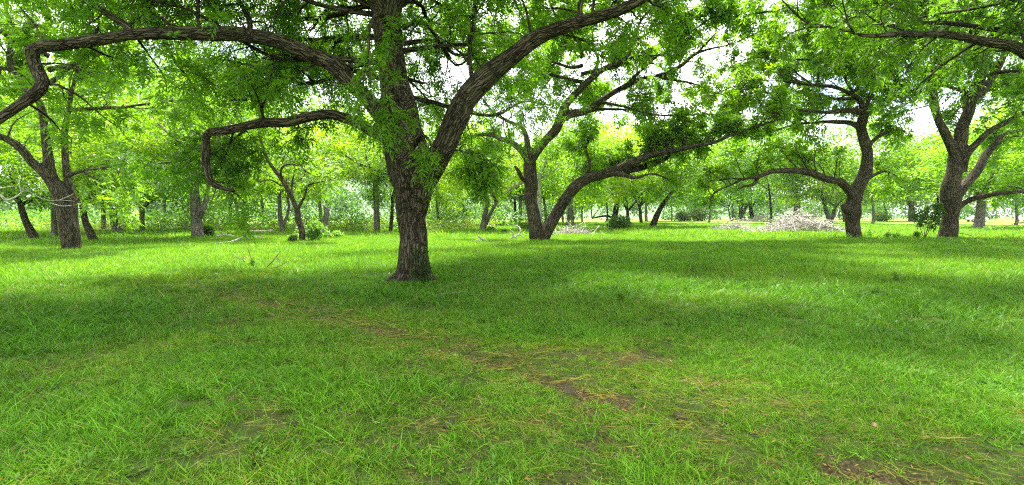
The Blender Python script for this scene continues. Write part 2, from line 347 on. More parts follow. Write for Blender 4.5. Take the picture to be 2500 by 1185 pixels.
# ------------------------------------------------------------------ ground
def build_ground():
    rr = [0.0]; r = 0.7
    while r < 1500: rr.append(r); r *= 1.026
    rr = np.array(rr)
    an = np.radians(np.concatenate([np.arange(-64, 64, 0.36), np.arange(64, 296, 4.0)]))     # from +Y, towards +X
    na, nr = len(an), len(rr)
    R, A = np.meshgrid(rr[1:], an, indexing='ij')
    X, Y = R * np.sin(A), R * np.cos(A)
    Z = height(X.ravel(), Y.ravel()).reshape(X.shape)
    v = np.concatenate([[[0, 0, gz(0, 0)]], np.stack([X, Y, Z], -1).reshape(-1, 3)])
    idx = 1 + np.arange((nr - 1) * na).reshape(nr - 1, na)
    q = np.stack([idx[:-1], idx[1:], np.roll(idx[1:], -1, 1), np.roll(idx[:-1], -1, 1)], -1).reshape(-1, 4)
    t = np.stack([np.zeros(na, int), idx[0], np.roll(idx[0], -1)], -1)
    b = bare(v[:, 0], v[:, 1]); wn = worn(v[:, 0], v[:, 1])
    me = mesh_np('ground', v, q, t, {'soil': ('FLOAT_VECTOR', np.stack([b, wn, b * 0], 1))}, True)
    m, tr, o = new_mat('meadow_soil'); L = tr.links.new
    at = nd(tr, 'ShaderNodeAttribute', attribute_name='soil'); sx = nd(tr, 'ShaderNodeSeparateXYZ'); L(at.outputs['Vector'], sx.inputs[0])
    tc = nd(tr, 'ShaderNodeTexCoord')
    nA = nd(tr, 'ShaderNodeTexNoise', Scale=9.0, Detail=7.0, Roughness=0.65); L(tc.outputs['Object'], nA.inputs['Vector'])
    nB = nd(tr, 'ShaderNodeTexNoise', Scale=38.0, Detail=4.0, Roughness=0.7); L(tc.outputs['Object'], nB.inputs['Vector'])
    nC = nd(tr, 'ShaderNodeTexNoise', Scale=0.22, Detail=6.0); L(tc.outputs['Object'], nC.inputs['Vector'])
    soil = nd(tr, 'ShaderNodeValToRGB'); L(nB.outputs['Fac'], soil.inputs['Fac'])
    e = soil.color_ramp.elements; e[0].position = 0.36; e[0].color = (0.024, 0.017, 0.009, 1); e[1].position = 0.72; e[1].color = (0.21, 0.155, 0.070, 1)
    k = soil.color_ramp.elements.new(0.52); k.color = (0.078, 0.054, 0.026, 1)
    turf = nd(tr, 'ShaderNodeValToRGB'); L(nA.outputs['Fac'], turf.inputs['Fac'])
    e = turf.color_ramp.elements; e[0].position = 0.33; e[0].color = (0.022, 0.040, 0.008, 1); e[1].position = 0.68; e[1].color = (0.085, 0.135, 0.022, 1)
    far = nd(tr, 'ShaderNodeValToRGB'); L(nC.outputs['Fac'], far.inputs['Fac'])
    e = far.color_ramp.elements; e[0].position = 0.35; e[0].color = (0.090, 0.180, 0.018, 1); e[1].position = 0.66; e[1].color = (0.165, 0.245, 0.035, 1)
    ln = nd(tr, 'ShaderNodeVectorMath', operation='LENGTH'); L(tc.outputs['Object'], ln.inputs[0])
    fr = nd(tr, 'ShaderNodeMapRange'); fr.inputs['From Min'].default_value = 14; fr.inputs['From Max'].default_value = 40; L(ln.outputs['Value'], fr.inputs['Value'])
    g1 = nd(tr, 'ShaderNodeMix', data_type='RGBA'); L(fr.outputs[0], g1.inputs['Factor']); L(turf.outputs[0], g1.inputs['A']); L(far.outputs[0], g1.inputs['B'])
    ad = nd(tr, 'ShaderNodeMath', operation='ADD'); L(sx.outputs[0], ad.inputs[0])
    ww = nd(tr, 'ShaderNodeMath', operation='MULTIPLY'); L(sx.outputs[1], ww.inputs[0]); ww.inputs[1].default_value = 0.15; L(ww.outputs[0], ad.inputs[1])
    ad.use_clamp = True
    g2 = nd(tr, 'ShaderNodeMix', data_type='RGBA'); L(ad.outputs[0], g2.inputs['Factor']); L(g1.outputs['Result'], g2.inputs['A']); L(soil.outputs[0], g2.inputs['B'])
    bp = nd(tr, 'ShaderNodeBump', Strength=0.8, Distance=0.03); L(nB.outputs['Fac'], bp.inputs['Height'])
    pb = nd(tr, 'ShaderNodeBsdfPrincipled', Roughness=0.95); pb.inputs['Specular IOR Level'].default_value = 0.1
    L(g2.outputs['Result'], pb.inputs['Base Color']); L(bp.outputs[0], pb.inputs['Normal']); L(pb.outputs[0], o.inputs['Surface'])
    g = obj('ground', me, m); tag(g, kind='structure')
build_ground()

# ------------------------------------------------------------------ grass (one object: clump shapes + scatter points, instanced by nodes)
def clump(rng, n, rad, lmin, lmax, wmin, wmax, lean, colA, colB, segs=3, flat=0.0, dry=0.0):
    g = Geo()
    a = rng.uniform(0, 2 * math.pi, n); r = rad * np.sqrt(rng.uniform(0, 1, n))
    base = np.stack([r * np.cos(a), r * np.sin(a), np.full(n, -0.01)], 1)
    az = rng.uniform(0, 2 * math.pi, n); le = rng.uniform(0.15, 1, n) * lean + flat
    d = nrm(np.stack([np.cos(az) * np.sin(le), np.sin(az) * np.sin(le), np.cos(le)], 1))
    bend = np.stack([np.cos(az), np.sin(az), -0.7 * np.ones(n)], 1) * rng.uniform(0.1, 0.75, (n, 1))
    ln = rng.uniform(lmin, lmax, n); wd = rng.uniform(wmin, wmax, n)
    s = nrm(np.cross(d, np.stack([np.sin(az * 3.1), np.cos(az * 2.3), np.zeros(n)], 1))); rows = []
    for k in range(segs + 1):
        t = k / segs
        c = base + d * (ln * t)[:, None] + bend * (ln * t * t * 0.6)[:, None]
        c[:, 2] = np.maximum(c[:, 2], 0.004 + 0.012 * t)
        ww = wd * (1 - t ** 1.7) * 0.5
        rows += [c - s * ww[:, None], c + s * ww[:, None]] if k < segs else [c]
    v = np.stack(rows, 1); m = v.shape[1]
    q = [[2 * k, 2 * k + 1, 2 * k + 3, 2 * k + 2] for k in range(segs - 1)]
    off = (np.arange(n) * m)[:, None, None]
    quads = (np.array(q)[None] + off).reshape(-1, 4); tr = (np.array([[2 * segs - 2, 2 * segs - 1, 2 * segs]])[None] + off).reshape(-1, 3)
    mixv = rng.uniform(0, 1, (n, 1)); c = (np.asarray(colA) * (1 - mixv) + np.asarray(colB) * mixv) * np.exp(rng.normal(0, 0.28, (n, 1)))
    isdry = rng.uniform(0, 1, (n, 1)) < dry
    c = np.where(isdry, np.array([0.21, 0.185, 0.085]) * rng.uniform(0.6, 1.2, (n, 1)), c)
    g.add(v.reshape(-1, 3), quads, tr, col=np.repeat(np.concatenate([c, np.ones((n, 1))], 1), m, 0))
    return g
def weed_rosette(rng, n, size, colA, colB):
    g = Geo(); a = rng.uniform(0, 2 * math.pi, n); el = rng.uniform(0.1, 1.1, n)
    d = np.stack([np.cos(a) * np.cos(el), np.sin(a) * np.cos(el), np.sin(el)], 1); p = d * (size * rng.uniform(0.1, 0.7, n))[:, None]
    mv = rng.uniform(0, 1, (n, 1))
    leaf_quads(g, p, d * np.array([1, 1, 0.4]), np.tile([0, 0, 1.0], (n, 1)), size * rng.uniform(0.5, 0.9, n), size * rng.uniform(0.25, 0.45, n), np.asarray(colA) * (1 - mv) + np.asarray(colB) * mv)
    return g
def build_grass():
    rng = np.random.default_rng(4)
    DK, LT, YL = (0.039, 0.122, 0.009), (0.106, 0.240, 0.022), (0.140, 0.215, 0.030)
    shapes = []
    for k in range(4): shapes.append(clump(rng, 15, 0.075, 0.05, 0.15, 0.005, 0.009, 1.15, DK, LT, 3, 0, 0.07))        # 0-3 short near
    for k in range(3): shapes.append(clump(rng, 12, 0.06, 0.09, 0.21, 0.006, 0.0105, 1.0, DK, LT, 4, 0, 0.03))        # 4-6 long near
    for k in range(2): shapes.append(clump(rng, 14, 0.12, 0.06, 0.17, 0.003, 0.006, 0.35, YL, (0.16, 0.19, 0.04), 3, 1.1, 0.45))   # 7-8 trampled straw
    shapes.append(weed_rosette(rng, 11, 0.07, (0.05, 0.14, 0.02), (0.09, 0.19, 0.03)))                                # 9 broadleaf weed
    for k in range(4): shapes.append(clump(rng, 70, 0.30, 0.08, 0.24, 0.007, 0.013, 0.7, DK, LT, 2, 0, 0.03))          # 10-13 mid
    for k in range(3): shapes.append(clump(rng, 80, 0.75, 0.10, 0.30, 0.020, 0.036, 0.7, DK, LT, 2, 0, 0.02))          # 14-16 far
    for k in range(3):                                                                                                   # 17-19 dead leaves and twig bits
        g_ = Geo(); m_ = 5; a_ = rng.uniform(0, 6.283, m_); d_ = np.stack([np.cos(a_), np.sin(a_), rng.uniform(-.1, .35, m_)], 1)
        leaf_quads(g_, rng.normal(0, .07, (m_, 3)) * np.array([1, 1, 0]) + np.array([0, 0, .012]), d_, nrm(np.array([0, 0, 1.]) + rng.normal(0, .4, (m_, 3))), rng.uniform(.02, .055, m_), rng.uniform(.006, .018, m_), np.array([[.18, .125, .05]]) * rng.uniform(.35, 1.5, (m_, 1)))
        shapes.append(g_)
    shapes.append(clump(rng, 7, 0.10, 0.26, 0.46, 0.005, 0.008, 0.45, (0.13, 0.20, 0.04), (0.22, 0.22, 0.08), 3, 0, 0.3))     # 20 seed stalks
    g_ = weed_rosette(rng, 40, 0.12, (0.030, 0.085, 0.012), (0.07, 0.15, 0.02)); shapes.append(g_)                              # 21 broadleaf clump
    pts, vid, rot, scl, tint = [], [], [], [], []
    def scatter(n, r0, r1, half, choose, zs=1.0, power=1.0):
        u = rng.uniform(0, 1, n); r = np.sqrt(r0 ** 2 + (r1 ** 2 - r0 ** 2) * u) if power == 1 else r0 * (r1 / r0) ** u
        a = rng.uniform(-half, half, n); x, y = r * np.sin(a), r * np.cos(a)
        b, wn = bare(x, y), worn(x, y)
        lush = fbm(x * 0.45, y * 0.45, 52); fine = fbm(x * 2.1, y * 2.1, 63)
        keep, kind, s = choose(x, y, r, b, wn, lush, fine)
        x, y, kind, s, b, wn, lush, fine, rk = [q[keep] for q in (x, y, kind, s, b, wn, lush, fine, r)]
        k = len(x)
        pts.append(np.stack([x, y, height(x, y)], 1)); vid.append(-1 - kind)
        rot.append(np.stack([rng.normal(0, 0.12, k), rng.normal(0, 0.12, k), rng.uniform(0, 6.283, k)], 1))
        scl.append(np.stack([s, s, s * zs * rng.uniform(0.8, 1.2, k)], 1))
        v = (0.72 + 0.55 * fine) * rng.uniform(0.8, 1.2, k); yl = np.clip(wn * 0.65 + (0.5 - lush) * 1.2, 0, 1)
        big = fbm(x * 0.16, y * 0.16, 91)
        yl = np.clip(yl + (big - 0.5) * 0.9, 0, 1)
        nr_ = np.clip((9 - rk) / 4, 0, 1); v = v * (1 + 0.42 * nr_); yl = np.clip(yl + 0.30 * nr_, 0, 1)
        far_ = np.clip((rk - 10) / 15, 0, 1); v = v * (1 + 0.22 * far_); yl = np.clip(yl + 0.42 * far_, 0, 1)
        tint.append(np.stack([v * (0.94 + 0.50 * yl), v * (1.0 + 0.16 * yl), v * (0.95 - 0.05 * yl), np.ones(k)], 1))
    R3 = lambda n, a, b: rng.integers(a, b, n)
    def near(x, y, r, b, wn, lush, fine):
        n = len(x); u = rng.uniform(0, 1, n)
        dens = np.clip((1 - b) ** 1.6 * (1 - 0.25 * wn) * np.clip(0.30 + 2.4 * (fine - 0.30), 0.22, 1), 0, 1)
        keep = u < dens
        lp = np.clip((lush - 0.50) * 5, 0, 0.7) * (1 - 0.8 * wn)
        kind = np.where(rng.uniform(0, 1, n) < lp, R3(n, 4, 7), R3(n, 0, 4))
        kind = np.where(rng.uniform(0, 1, n) < 0.02 + 0.25 * (fbm(x * 0.9, y * 0.9, 123) > 0.62), 9, kind)
        return keep, kind, rng.uniform(0.7, 1.25, n) * (1 - 0.35 * wn)
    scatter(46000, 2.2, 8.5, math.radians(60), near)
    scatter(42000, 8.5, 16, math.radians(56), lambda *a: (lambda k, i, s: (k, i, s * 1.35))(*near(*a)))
    def litter(x, y, r, b, wn, lush, fine):
        n = len(x); return rng.uniform(0, 1, n) < np.clip(0.06 + 0.5 * wn * fine + 0.9 * b, 0, 1), R3(n, 17, 20), rng.uniform(0.6, 1.3, n)
    scatter(9000, 2.2, 14, math.radians(58), litter)
    scatter(1400, 9, 42, math.radians(54), lambda x, y, r, b, wn, lush, fine: (fbm(x * 0.35, y * 0.35, 140) > 0.47, np.full(len(x), 20), rng.uniform(0.7, 1.2, len(x))))
    scatter(1100, 10, 45, math.radians(54), lambda x, y, r, b, wn, lush, fine: (fbm(x * 0.3, y * 0.3, 150) > 0.50, np.full(len(x), 21), rng.uniform(0.5, 1.3, len(x))))
    def straw(x, y, r, b, wn, lush, fine):
        n = len(x); return rng.uniform(0, 1, n) < np.clip(0.03 + 0.38 * wn, 0, 0.6), R3(n, 7, 9), rng.uniform(0.7, 1.4, n)
    scatter(15000, 2.2, 12, math.radians(58), straw)
    def mid(x, y, r, b, wn, lush, fine):
        n = len(x); keep = rng.uniform(0, 1, n) < (1 - 0.8 * b) * np.clip(0.45 + fine, 0, 1)
        return keep, R3(n, 10, 14), rng.uniform(0.8, 1.3, n)
    scatter(17000, 14.5, 40, math.radians(54), mid)
    def farf(x, y, r, b, wn, lush, fine):
        n = len(x); return rng.uniform(0, 1, n) < 0.9, R3(n, 14, 17), rng.uniform(0.8, 1.35, n)
    scatter(14000, 36, 95, math.radians(52), farf, 1.0)
    for bx_, by_, dd_, rr0 in ((1010, 690, 12.0, 0.50), (1320, 588, 32, 0.70), (2086, 583, 34, 0.55), (2312, 586, 33, 0.75), (176, 610, 23.5, 0.55), (737, 589, 31, 0.30)):
        q_ = P(bx_, by_, dd_); k = 90; a = rng.uniform(0, 6.283, k); r = rr0 * rng.uniform(0.85, 1.6, k)      # longer grass round the trunks
        x, y = q_[0] + r * np.cos(a), q_[1] + r * np.sin(a); s = rng.uniform(1.0, 1.7, k)
        pts.append(np.stack([x, y, height(x, y)], 1)); vid.append(-1 - R3(k, 4, 7)); rot.append(np.stack([rng.normal(0, .15, k), rng.normal(0, .15, k), rng.uniform(0, 6.283, k)], 1))
        scl.append(np.stack([s, s, s], 1)); v = rng.uniform(0.7, 1.2, k); tint.append(np.stack([v, v, v, np.ones(k)], 1))
    g = Geo()
    for k, s in enumerate(shapes):
        v = np.concatenate(s.v)
        g.add(v, np.concatenate(s.q) if s.q else None, np.concatenate(s.t) if s.t else None, col=np.concatenate(s.a['col']),
              vid=np.full(len(v), k), rot=np.zeros((len(v), 3)), scl=np.ones((len(v), 3)), tint=np.ones((len(v), 4)))
    p = np.concatenate(pts)
    g.add(p, None, None, col=np.ones((len(p), 4)), vid=np.concatenate(vid), rot=np.concatenate(rot), scl=np.concatenate(scl), tint=np.concatenate(tint))
    me = g.mesh('grass', types={'vid': 'INT', 'tint': 'FLOAT_COLOR'})
    o = obj('grass', me, M_GRASS); tag(o, 'green meadow grass with straw and bare patches under the trees', 'grass', kind='stuff')
    ng = bpy.data.node_groups.new('scatter_grass', 'GeometryNodeTree')
    ng.interface.new_socket('Geometry', in_out='INPUT', socket_type='NodeSocketGeometry'); ng.interface.new_socket('Geometry', in_out='OUTPUT', socket_type='NodeSocketGeometry')
    n = ng.nodes; L = ng.links.new
    gi = n.new('NodeGroupInput'); go = n.new('NodeGroupOutput'); jn = n.new('GeometryNodeJoinGeometry')
    def named(nm, typ):
        a = n.new('GeometryNodeInputNamedAttribute'); a.data_type = typ; a.inputs['Name'].default_value = nm; return a.outputs['Attribute']
    vidn, rotn, scln = named('vid', 'INT'), named('rot', 'FLOAT_VECTOR'), named('scl', 'FLOAT_VECTOR')
    def eq(val, op='EQUAL'):
        c = n.new('FunctionNodeCompare'); c.data_type = 'INT'; c.operation = op; L(vidn, c.inputs[2]); c.inputs[3].default_value = val; return c.outputs['Result']
    e2r = n.new('FunctionNodeEulerToRotation'); L(rotn, e2r.inputs[0])
    for k in range(len(shapes)):
        s1 = n.new('GeometryNodeSeparateGeometry'); L(gi.outputs[0], s1.inputs[0]); L(eq(k), s1.inputs['Selection'])
        s2 = n.new('GeometryNodeSeparateGeometry'); L(gi.outputs[0], s2.inputs[0]); L(eq(-1 - k), s2.inputs['Selection'])
        ip = n.new('GeometryNodeInstanceOnPoints'); L(s2.outputs[0], ip.inputs['Points']); L(s1.outputs[0], ip.inputs['Instance'])
        L(e2r.outputs[0], ip.inputs['Rotation']); L(scln, ip.inputs['Scale']); L(ip.outputs[0], jn.inputs[0])
    L(jn.outputs[0], go.inputs[0])
    md = o.modifiers.new('scatter', 'NODES'); md.node_group = ng
build_grass()

# ------------------------------------------------------------------ trees
def remeshed(geo, voxel, samples, smooth_it=2):
    """fuse overlapping limb tubes into one skin, then give it back its bark coordinate from the nearest limb point"""
    me = geo.mesh('limb_tubes'); o = bpy.data.objects.new('limb_tubes', me); COL.objects.link(o)
    md = o.modifiers.new('r', 'REMESH'); md.mode = 'VOXEL'; md.voxel_size = voxel; md.use_smooth_shade = True
    s = o.modifiers.new('s', 'SMOOTH'); s.factor = 0.5; s.iterations = smooth_it
    dg = bpy.context.evaluated_depsgraph_get(); dg.update()
    out_me = bpy.data.meshes.new_from_object(o.evaluated_get(dg))
    bpy.data.objects.remove(o); bpy.data.meshes.remove(me)
    n = len(out_me.vertices); v = np.empty(n * 3, np.float32); out_me.vertices.foreach_get('co', v); v = v.reshape(-1, 3)
    pos, tan, along, rad = samples
    from mathutils import kdtree
    kd = kdtree.KDTree(len(pos))
    for i, p in enumerate(pos): kd.insert(p, i)
    kd.balance()
    near = np.array([kd.find(c)[1] for c in v])
    d = v - pos[near]; t = tan[near]; al = along[near] + np.sum(d * t, 1); d = d - t * np.sum(d * t, 1, keepdims=True)
    ref = np.array([0.31, 0.57, 0.76]); u = nrm(np.cross(t, ref)); w_ = np.cross(t, u)
    bk = np.stack([np.sum(d * u, 1), np.sum(d * w_, 1), al], 1)
    if 'bark' in out_me.attributes: out_me.attributes.remove(out_me.attributes['bark'])
    a = out_me.attributes.new('bark', 'FLOAT_VECTOR', 'POINT'); a.data.foreach_set('vector', bk.astype(np.float32).ravel())
    return out_me, v
def kinked(l, rng):
    """small kinks and swellings so that a limb does not run as a smooth pipe"""
    k = len(l); m = max(4, k // 3); xs = np.linspace(0, 1, k); c = np.linspace(0, 1, m)
    env = np.clip(np.minimum(xs * 6, 1), 0, 1)[:, None]
    j = np.stack([np.interp(xs, c, rng.normal(0, 1, m)) for _ in range(4)], 1)
    l = l.copy(); r = np.maximum(l[:, 3:4], 0.03); l[:, :3] += j[:, :3] * np.minimum(r, 0.16) * 0.34 * env; l[:, 3] *= 1 + 0.06 * j[:, 3]; return l
def trace(rows, K=28):
    """rows of (px, py, width px, depth) or 3-D rows ('w', x, y, z, r)"""
    o = []
    for r in rows:
        if r[0] == 'w': o.append(r[1:])
        else: o.append([*P(r[0], r[1], r[3]), r[2] * 0.5 * r[3] / FPX])
    return spline(o, K)
class Tree:
    def __init__(s, name, label, group, base, seed, cat='tree'):
        s.rng = np.random.default_rng(seed); s.seed = seed
        s.e = bpy.data.objects.new(name, None); COL.objects.link(s.e); s.e.empty_display_size = 0.3
        s.base = np.asarray(base, float); s.e.location = s.base.tolist(); tag(s.e, label, cat, group)
        s.limbs, s.clear = [], []
    def limb(s, rows, K=28, grow=True, thin=False, slim=1.0, clear=False, **kw):
        l = kinked(trace(rows, K), s.rng); l[:, 3] *= slim
        if clear: s.clear.append(l[:, :3])
        s.limbs.append((l, kw if grow else None, thin)); return l
    def build(s, voxel, bark, leaf, defaults, sides=14, lump=0.16, twig_per=9, col=(0.05, 0.14, 0.02), LOD=None, clear_r=0.9):
        g = Geo(); pos, tan, al, rd = [], [], [], []
        for l, kw, thin in s.limbs:
            if thin: continue
            tubes(g, l[None, :, :3], l[None, :, 3], sides, lump, s.seed)
            pos.append(l[:, :3]); t = np.gradient(l[:, :3], axis=0); tan.append(nrm(t))
            al.append(np.concatenate([[0], np.cumsum(np.linalg.norm(np.diff(l[:, :3], axis=0), axis=1))]) + len(pos) * 5.3)
        # denser samples for the bark coordinate
        me, v = remeshed(g, voxel, (np.concatenate(pos), np.concatenate(tan), np.concatenate(al), None))
        co = v - s.base.astype(np.float32); me.vertices.foreach_set('co', co.ravel()); me.update()
        obj('trunk', me, bark, s.e)
        bg_, lg = Geo(), Geo()
        bare_wood = None                       # old bare limbs carry no sprays close round them
        if s.clear:
            from mathutils import kdtree
            pc = np.concatenate(s.clear); kd = kdtree.KDTree(len(pc)); [kd.insert(c, i) for i, c in enumerate(pc)]; kd.balance()
            def bare_wood(p):
                o = np.ones(len(p), bool)
                for i, c in enumerate(p):
                    q, _, dd = kd.find(c)
                    o[i] = dd > (clear_r if c[1] < q[1] + 0.1 else 0.35 * clear_r)
                return o
        for l, kw, thin in s.limbs:
            if thin: tubes(bg_, l[None, :, :3], l[None, :, 3], 8, lump, s.seed)
            if kw is None: continue
            k = dict(defaults); k.update(kw)
            p1, r1 = spawn(l[None, :, :3], l[None, :, 3], s.rng, k['sp1'], k['t0'], k.get('t1', 1.0), *k['l1'], k['up'], K=7, rmax=k.get('rmax', 0.05), wander=0.16, sag=k['sag'], shrink=k.get('shrink', 0.35), back=k.get('back', 0.0), spread=k.get('spread', 0.8))
            tip = l[-6:]
            if k.get('t1', 1.0) == 1.0: p1 = np.concatenate([p1, spline(tip, 7)[None, :, :3]])
            if k.get('t1', 1.0) == 1.0: r1 = np.concatenate([r1, spline(tip, 7)[None, :, 3]])
            p2, r2 = spawn(p1, r1, s.rng, k['sp2'], 0.18, 1.0, *k['l2'], k['up'] * 0.5, K=5, rmax=0.02, wander=0.16, sag=k['sag'] * 1.2)
            tubes(bg_, p1, r1, 5); tubes(bg_, p2, r2, 3, cap=False)
            tw = p2
            base = np.asarray(k.get('col', col)); per = k.get('per', twig_per)
            if s.clear and not k.get('front'):
                mid_ = (p2[:, 2] + p2[:, 4]) / 2; ok = bare_wood(mid_); tw = tw[ok]
            vis = lambda p: in_view(p)
            if LOD is None:
                compound(lg, s.rng, tw, per, *leaf, base)
            else:
                compound(lg, s.rng, tw, per, *leaf, base, keep=vis)
                compound(lg, s.rng, tw, max(2, per // 2), *LOD, base, keep=lambda p: ~in_view(p))
        s.bg, s.lg = bg_, lg
    def finish(s, bark):
        if s.bg.n: tag(obj('branches', s.bg.mesh('branches', s.base, True), bark, s.e), kind='stuff')
        if s.lg.n: obj('crown', s.lg.mesh('crown', s.base), M_LEAF, s.e)
        return s.e

def upper_limbs(t, origin, n, z0, z1, length, r0, rise=(0.25, 0.7), az0=0.0, K=20, az1=None, **kw):
    """limbs that carry the part of the crown above the frame, spread round the trunk's leaders"""
    for i in range(n):
        a = (az0 + i * 2.39996 if az1 is None else az0 + (az1 - az0) * ((i * 0.618) % 1.0)) + t.rng.uniform(-0.2, 0.2); z = z0 + (z1 - z0) * (i + 0.5) / n
        ln = length * t.rng.uniform(0.8, 1.15) * (1 - 0.35 * (i / n)); rs = t.rng.uniform(*rise)
        p0 = np.array([origin[0], origin[1], z]); d = np.array([math.cos(a), math.sin(a), 0])
        rows = []
        for q, f in enumerate((0, 0.25, 0.5, 0.75, 1.0)):
            w_ = t.rng.normal(0, 0.10 * ln * (q > 0) * 0.4, 3)
            pt = p0 + d * ln * f + np.array([0, 0, 1]) * ln * rs * (f - 0.35 * f * f) + w_
            rows.append(('w', *pt, r0 * (1 - 0.82 * f)))
        t.limb(rows, K, thin=True, **kw)
# ---- the big pecan in front
DEF1 = dict(sp1=0.34, t0=0.25, l1=(1.0, 2.4), sp2=0.20, l2=(0.4, 0.95), up=0.12, sag=0.22)
b = P(1010, 690, 12.0); b[2] = gz(b[0], b[1])
T = Tree('pecan_tree', 'big pecan tree in front, thick furrowed trunk, long crooked limbs reaching left', 'pecan trees of the grove', b, 1)
T.limb([(1010, 715, 150, 12), (1010, 698, 116, 12), (1010, 678, 94, 12), (1010, 655, 83, 12), (1010, 625, 76, 12), (1009, 560, 73, 12), (1010, 500, 76, 12), (1010, 460, 92, 12), (1002, 420, 104, 12), (990, 360, 100, 12), (975, 290, 90, 12.05), (960, 210, 74, 12.1), (947, 130, 64, 12.1), (940, 60, 62, 12.1), (930, 20, 50, 12.1), (912, -20, 42, 12.2), (890, -90, 36, 12.3), (880, -200, 30, 12.5), (900, -330, 20, 12.6), (890, -480, 10, 12.6)], 60, t0=0.62)
T.limb([(940, 90, 40, 12.1), (960, 20, 42, 12.0), (990, -60, 36, 11.9), (1020, -170, 28, 11.7), (1060, -300, 20, 11.5), (1080, -440, 10, 11.4)], 26)
T.limb([(1020, 470, 60, 12), (1052, 420, 66, 12), (1085, 350, 70, 12), (1112, 295, 66, 11.9), (1150, 235, 58, 11.8), (1200, 180, 52, 11.6), (1260, 130, 47, 11.4), (1330, 86, 42, 11.2), (1400, 55, 38, 11.0), (1480, 30, 34, 10.8), (1570, 0, 28, 10.6), (1680, -60, 22, 10.4), (1780, -130, 15, 10.2), (1860, -200, 6, 10.0)], 40, t0=0.45, back=0.9, up=0.5, sag=0.1, spread=0.65, slim=0.87, clear=True)
T.limb([(965, 330, 46, 12), (930, 285, 46, 12), (895, 240, 46, 12), (850, 200, 45, 12), (790, 150, 42, 11.9), (700, 105, 39, 11.7), (600, 88, 38, 11.5), (500, 78, 38, 11.2), (400, 80, 36, 10.9), (300, 92, 34, 10.6), (200, 102, 31, 10.4), (130, 108, 31, 10.3), (82, 112, 34, 10.2), (78, 140, 34, 10.2), (92, 172, 35, 10.2), (110, 205, 33, 10.1), (80, 235, 33, 10.0), (40, 258, 30, 9.9), (0, 285, 29, 9.8), (-60, 325, 22, 9.8), (-140, 310, 14, 10.2), (-220, 260, 6, 10.8)], 60, t0=0.30, back=1.0, up=0.35, spread=0.65, sag=0.1, slim=0.87, clear=True, t1=0.74)
T.limb([(985, 395, 34, 12), (950, 350, 34, 12), (915, 318, 31, 12), (870, 297, 27, 11.9), (820, 285, 25, 11.8), (770, 284, 24, 11.7), (700, 293, 24, 11.6), (630, 306, 22, 11.5), (560, 318, 21, 11.4), (512, 322, 21, 11.4), (500, 335, 20, 11.4), (503, 370, 20, 11.4), (507, 410, 18, 11.4), (520, 445, 14, 11.3), (545, 460, 11, 11.3), (572, 467, 7, 11.3)], 44, t0=0.22, l1=(0.6, 1.4), sag=0.3, up=0.1, sp1=0.5, back=1.5, spread=0.5, slim=0.95, clear=True)
T.limb([(600, 318, 9, 11.6), (550, 350, 7, 12.2), (490, 380, 5, 12.7), (420, 395, 4, 13.0), (360, 400, 2.5, 13.3)], 18, t0=0.1, l1=(0.5, 1.1), sp1=0.26, sag=0.3, col=(0.055, 0.145, 0.012))
T.limb([(570, 325, 7, 11.6), (555, 370, 6, 12.2), (545, 410, 4, 12.5)], 10, t0=0.1, l1=(0.4, 0.8), sp1=0.22, sag=0.3, col=(0.055, 0.145, 0.012))
T.limb([(330, 85, 22, 10.7), (300, 55, 18, 10.9), (240, 18, 15, 11.1), (170, -10, 12, 11.3), (60, -60, 7, 11.6)], 16, t0=0.1)
T.limb([(610, 84, 16, 11.5), (605, 50, 14, 11.8), (580, 0, 12, 12.2), (540, -60, 7, 12.6)], 14, t0=0.1)
T.limb([(645, 302, 10, 11.5), (637, 265, 9, 11.6), (650, 235, 7, 11.7), (655, 205, 5, 11.8), (670, 150, 3, 12)], 14, t0=0.1)
T.limb([(640, 250, 7, 11.6), (600, 243, 6, 11.4), (560, 248, 4, 11.2)], 10, t0=0.1)
T.limb([(1152, 215, 14, 11.8), (1150, 150, 12, 11.9), (1152, 80, 11, 12.0), (1160, 0, 9, 12.2), (1165, -80, 5, 12.4)], 18, t0=0.1)
T.limb([(1416, 50, 16, 11.0), (1414, 20, 14, 11.1), (1425, -30, 11, 11.3), (1440, -90, 6, 11.5)], 12, t0=0.1)
# sprays hanging in front of the trunk and to its right
T.limb([(955, 110, 18, 12.0), (930, 40, 14, 11.0), (905, 60, 10, 10.3), (900, 130, 7, 9.9), (905, 210, 4, 9.7)], 18, t0=0.3, l1=(0.5, 1.1), sag=0.45, up=-0.1, sp1=0.30, sp2=0.24, per=8, front=True)
T.limb([(975, 250, 16, 11.7), (960, 215, 12, 11.0), (950, 230, 8, 10.5), (955, 290, 5, 10.3)], 14, t0=0.2, l1=(0.4, 0.9), sag=0.5, up=-0.1, sp1=0.30, sp2=0.24, per=8, front=True)
T.limb([(1010, 360, 14, 11.5), (1030, 330, 10, 10.9), (1050, 345, 6, 10.6), (1055, 380, 4, 10.5)], 12, t0=0.3, l1=(0.3, 0.7), sag=0.5, up=-0.1, sp1=0.28, sp2=0.2, per=8, front=True)
T.limb([(1070, 405, 12, 11.8), (1100, 372, 9, 11.1), (1140, 372, 7, 10.7), (1172, 395, 6, 10.6), (1185, 420, 4, 10.6)], 16, t0=0.55, l1=(0.35, 0.62), sag=0.5, up=0.0, sp1=0.10, sp2=0.12, per=8, l2=(0.2, 0.42), shrink=0.0, front=True)
BACK = dict(per=9, l1=(1.2, 2.4), l2=(0.5, 1.0), sp1=0.42, sp2=0.24, t0=0.2, sag=0.4, up=0.05)
upper_limbs(T, P(960, 200, 12.3), 11, 4.4, 6.8, 7.0, 0.07, (0.10, 0.36), 0.95, az1=3.6, **BACK)
upper_limbs(T, P(950, 120, 12.3), 6, 5.6, 8.2, 8.5, 0.07, (0.12, 0.35), 2.3, az1=3.6, **BACK)
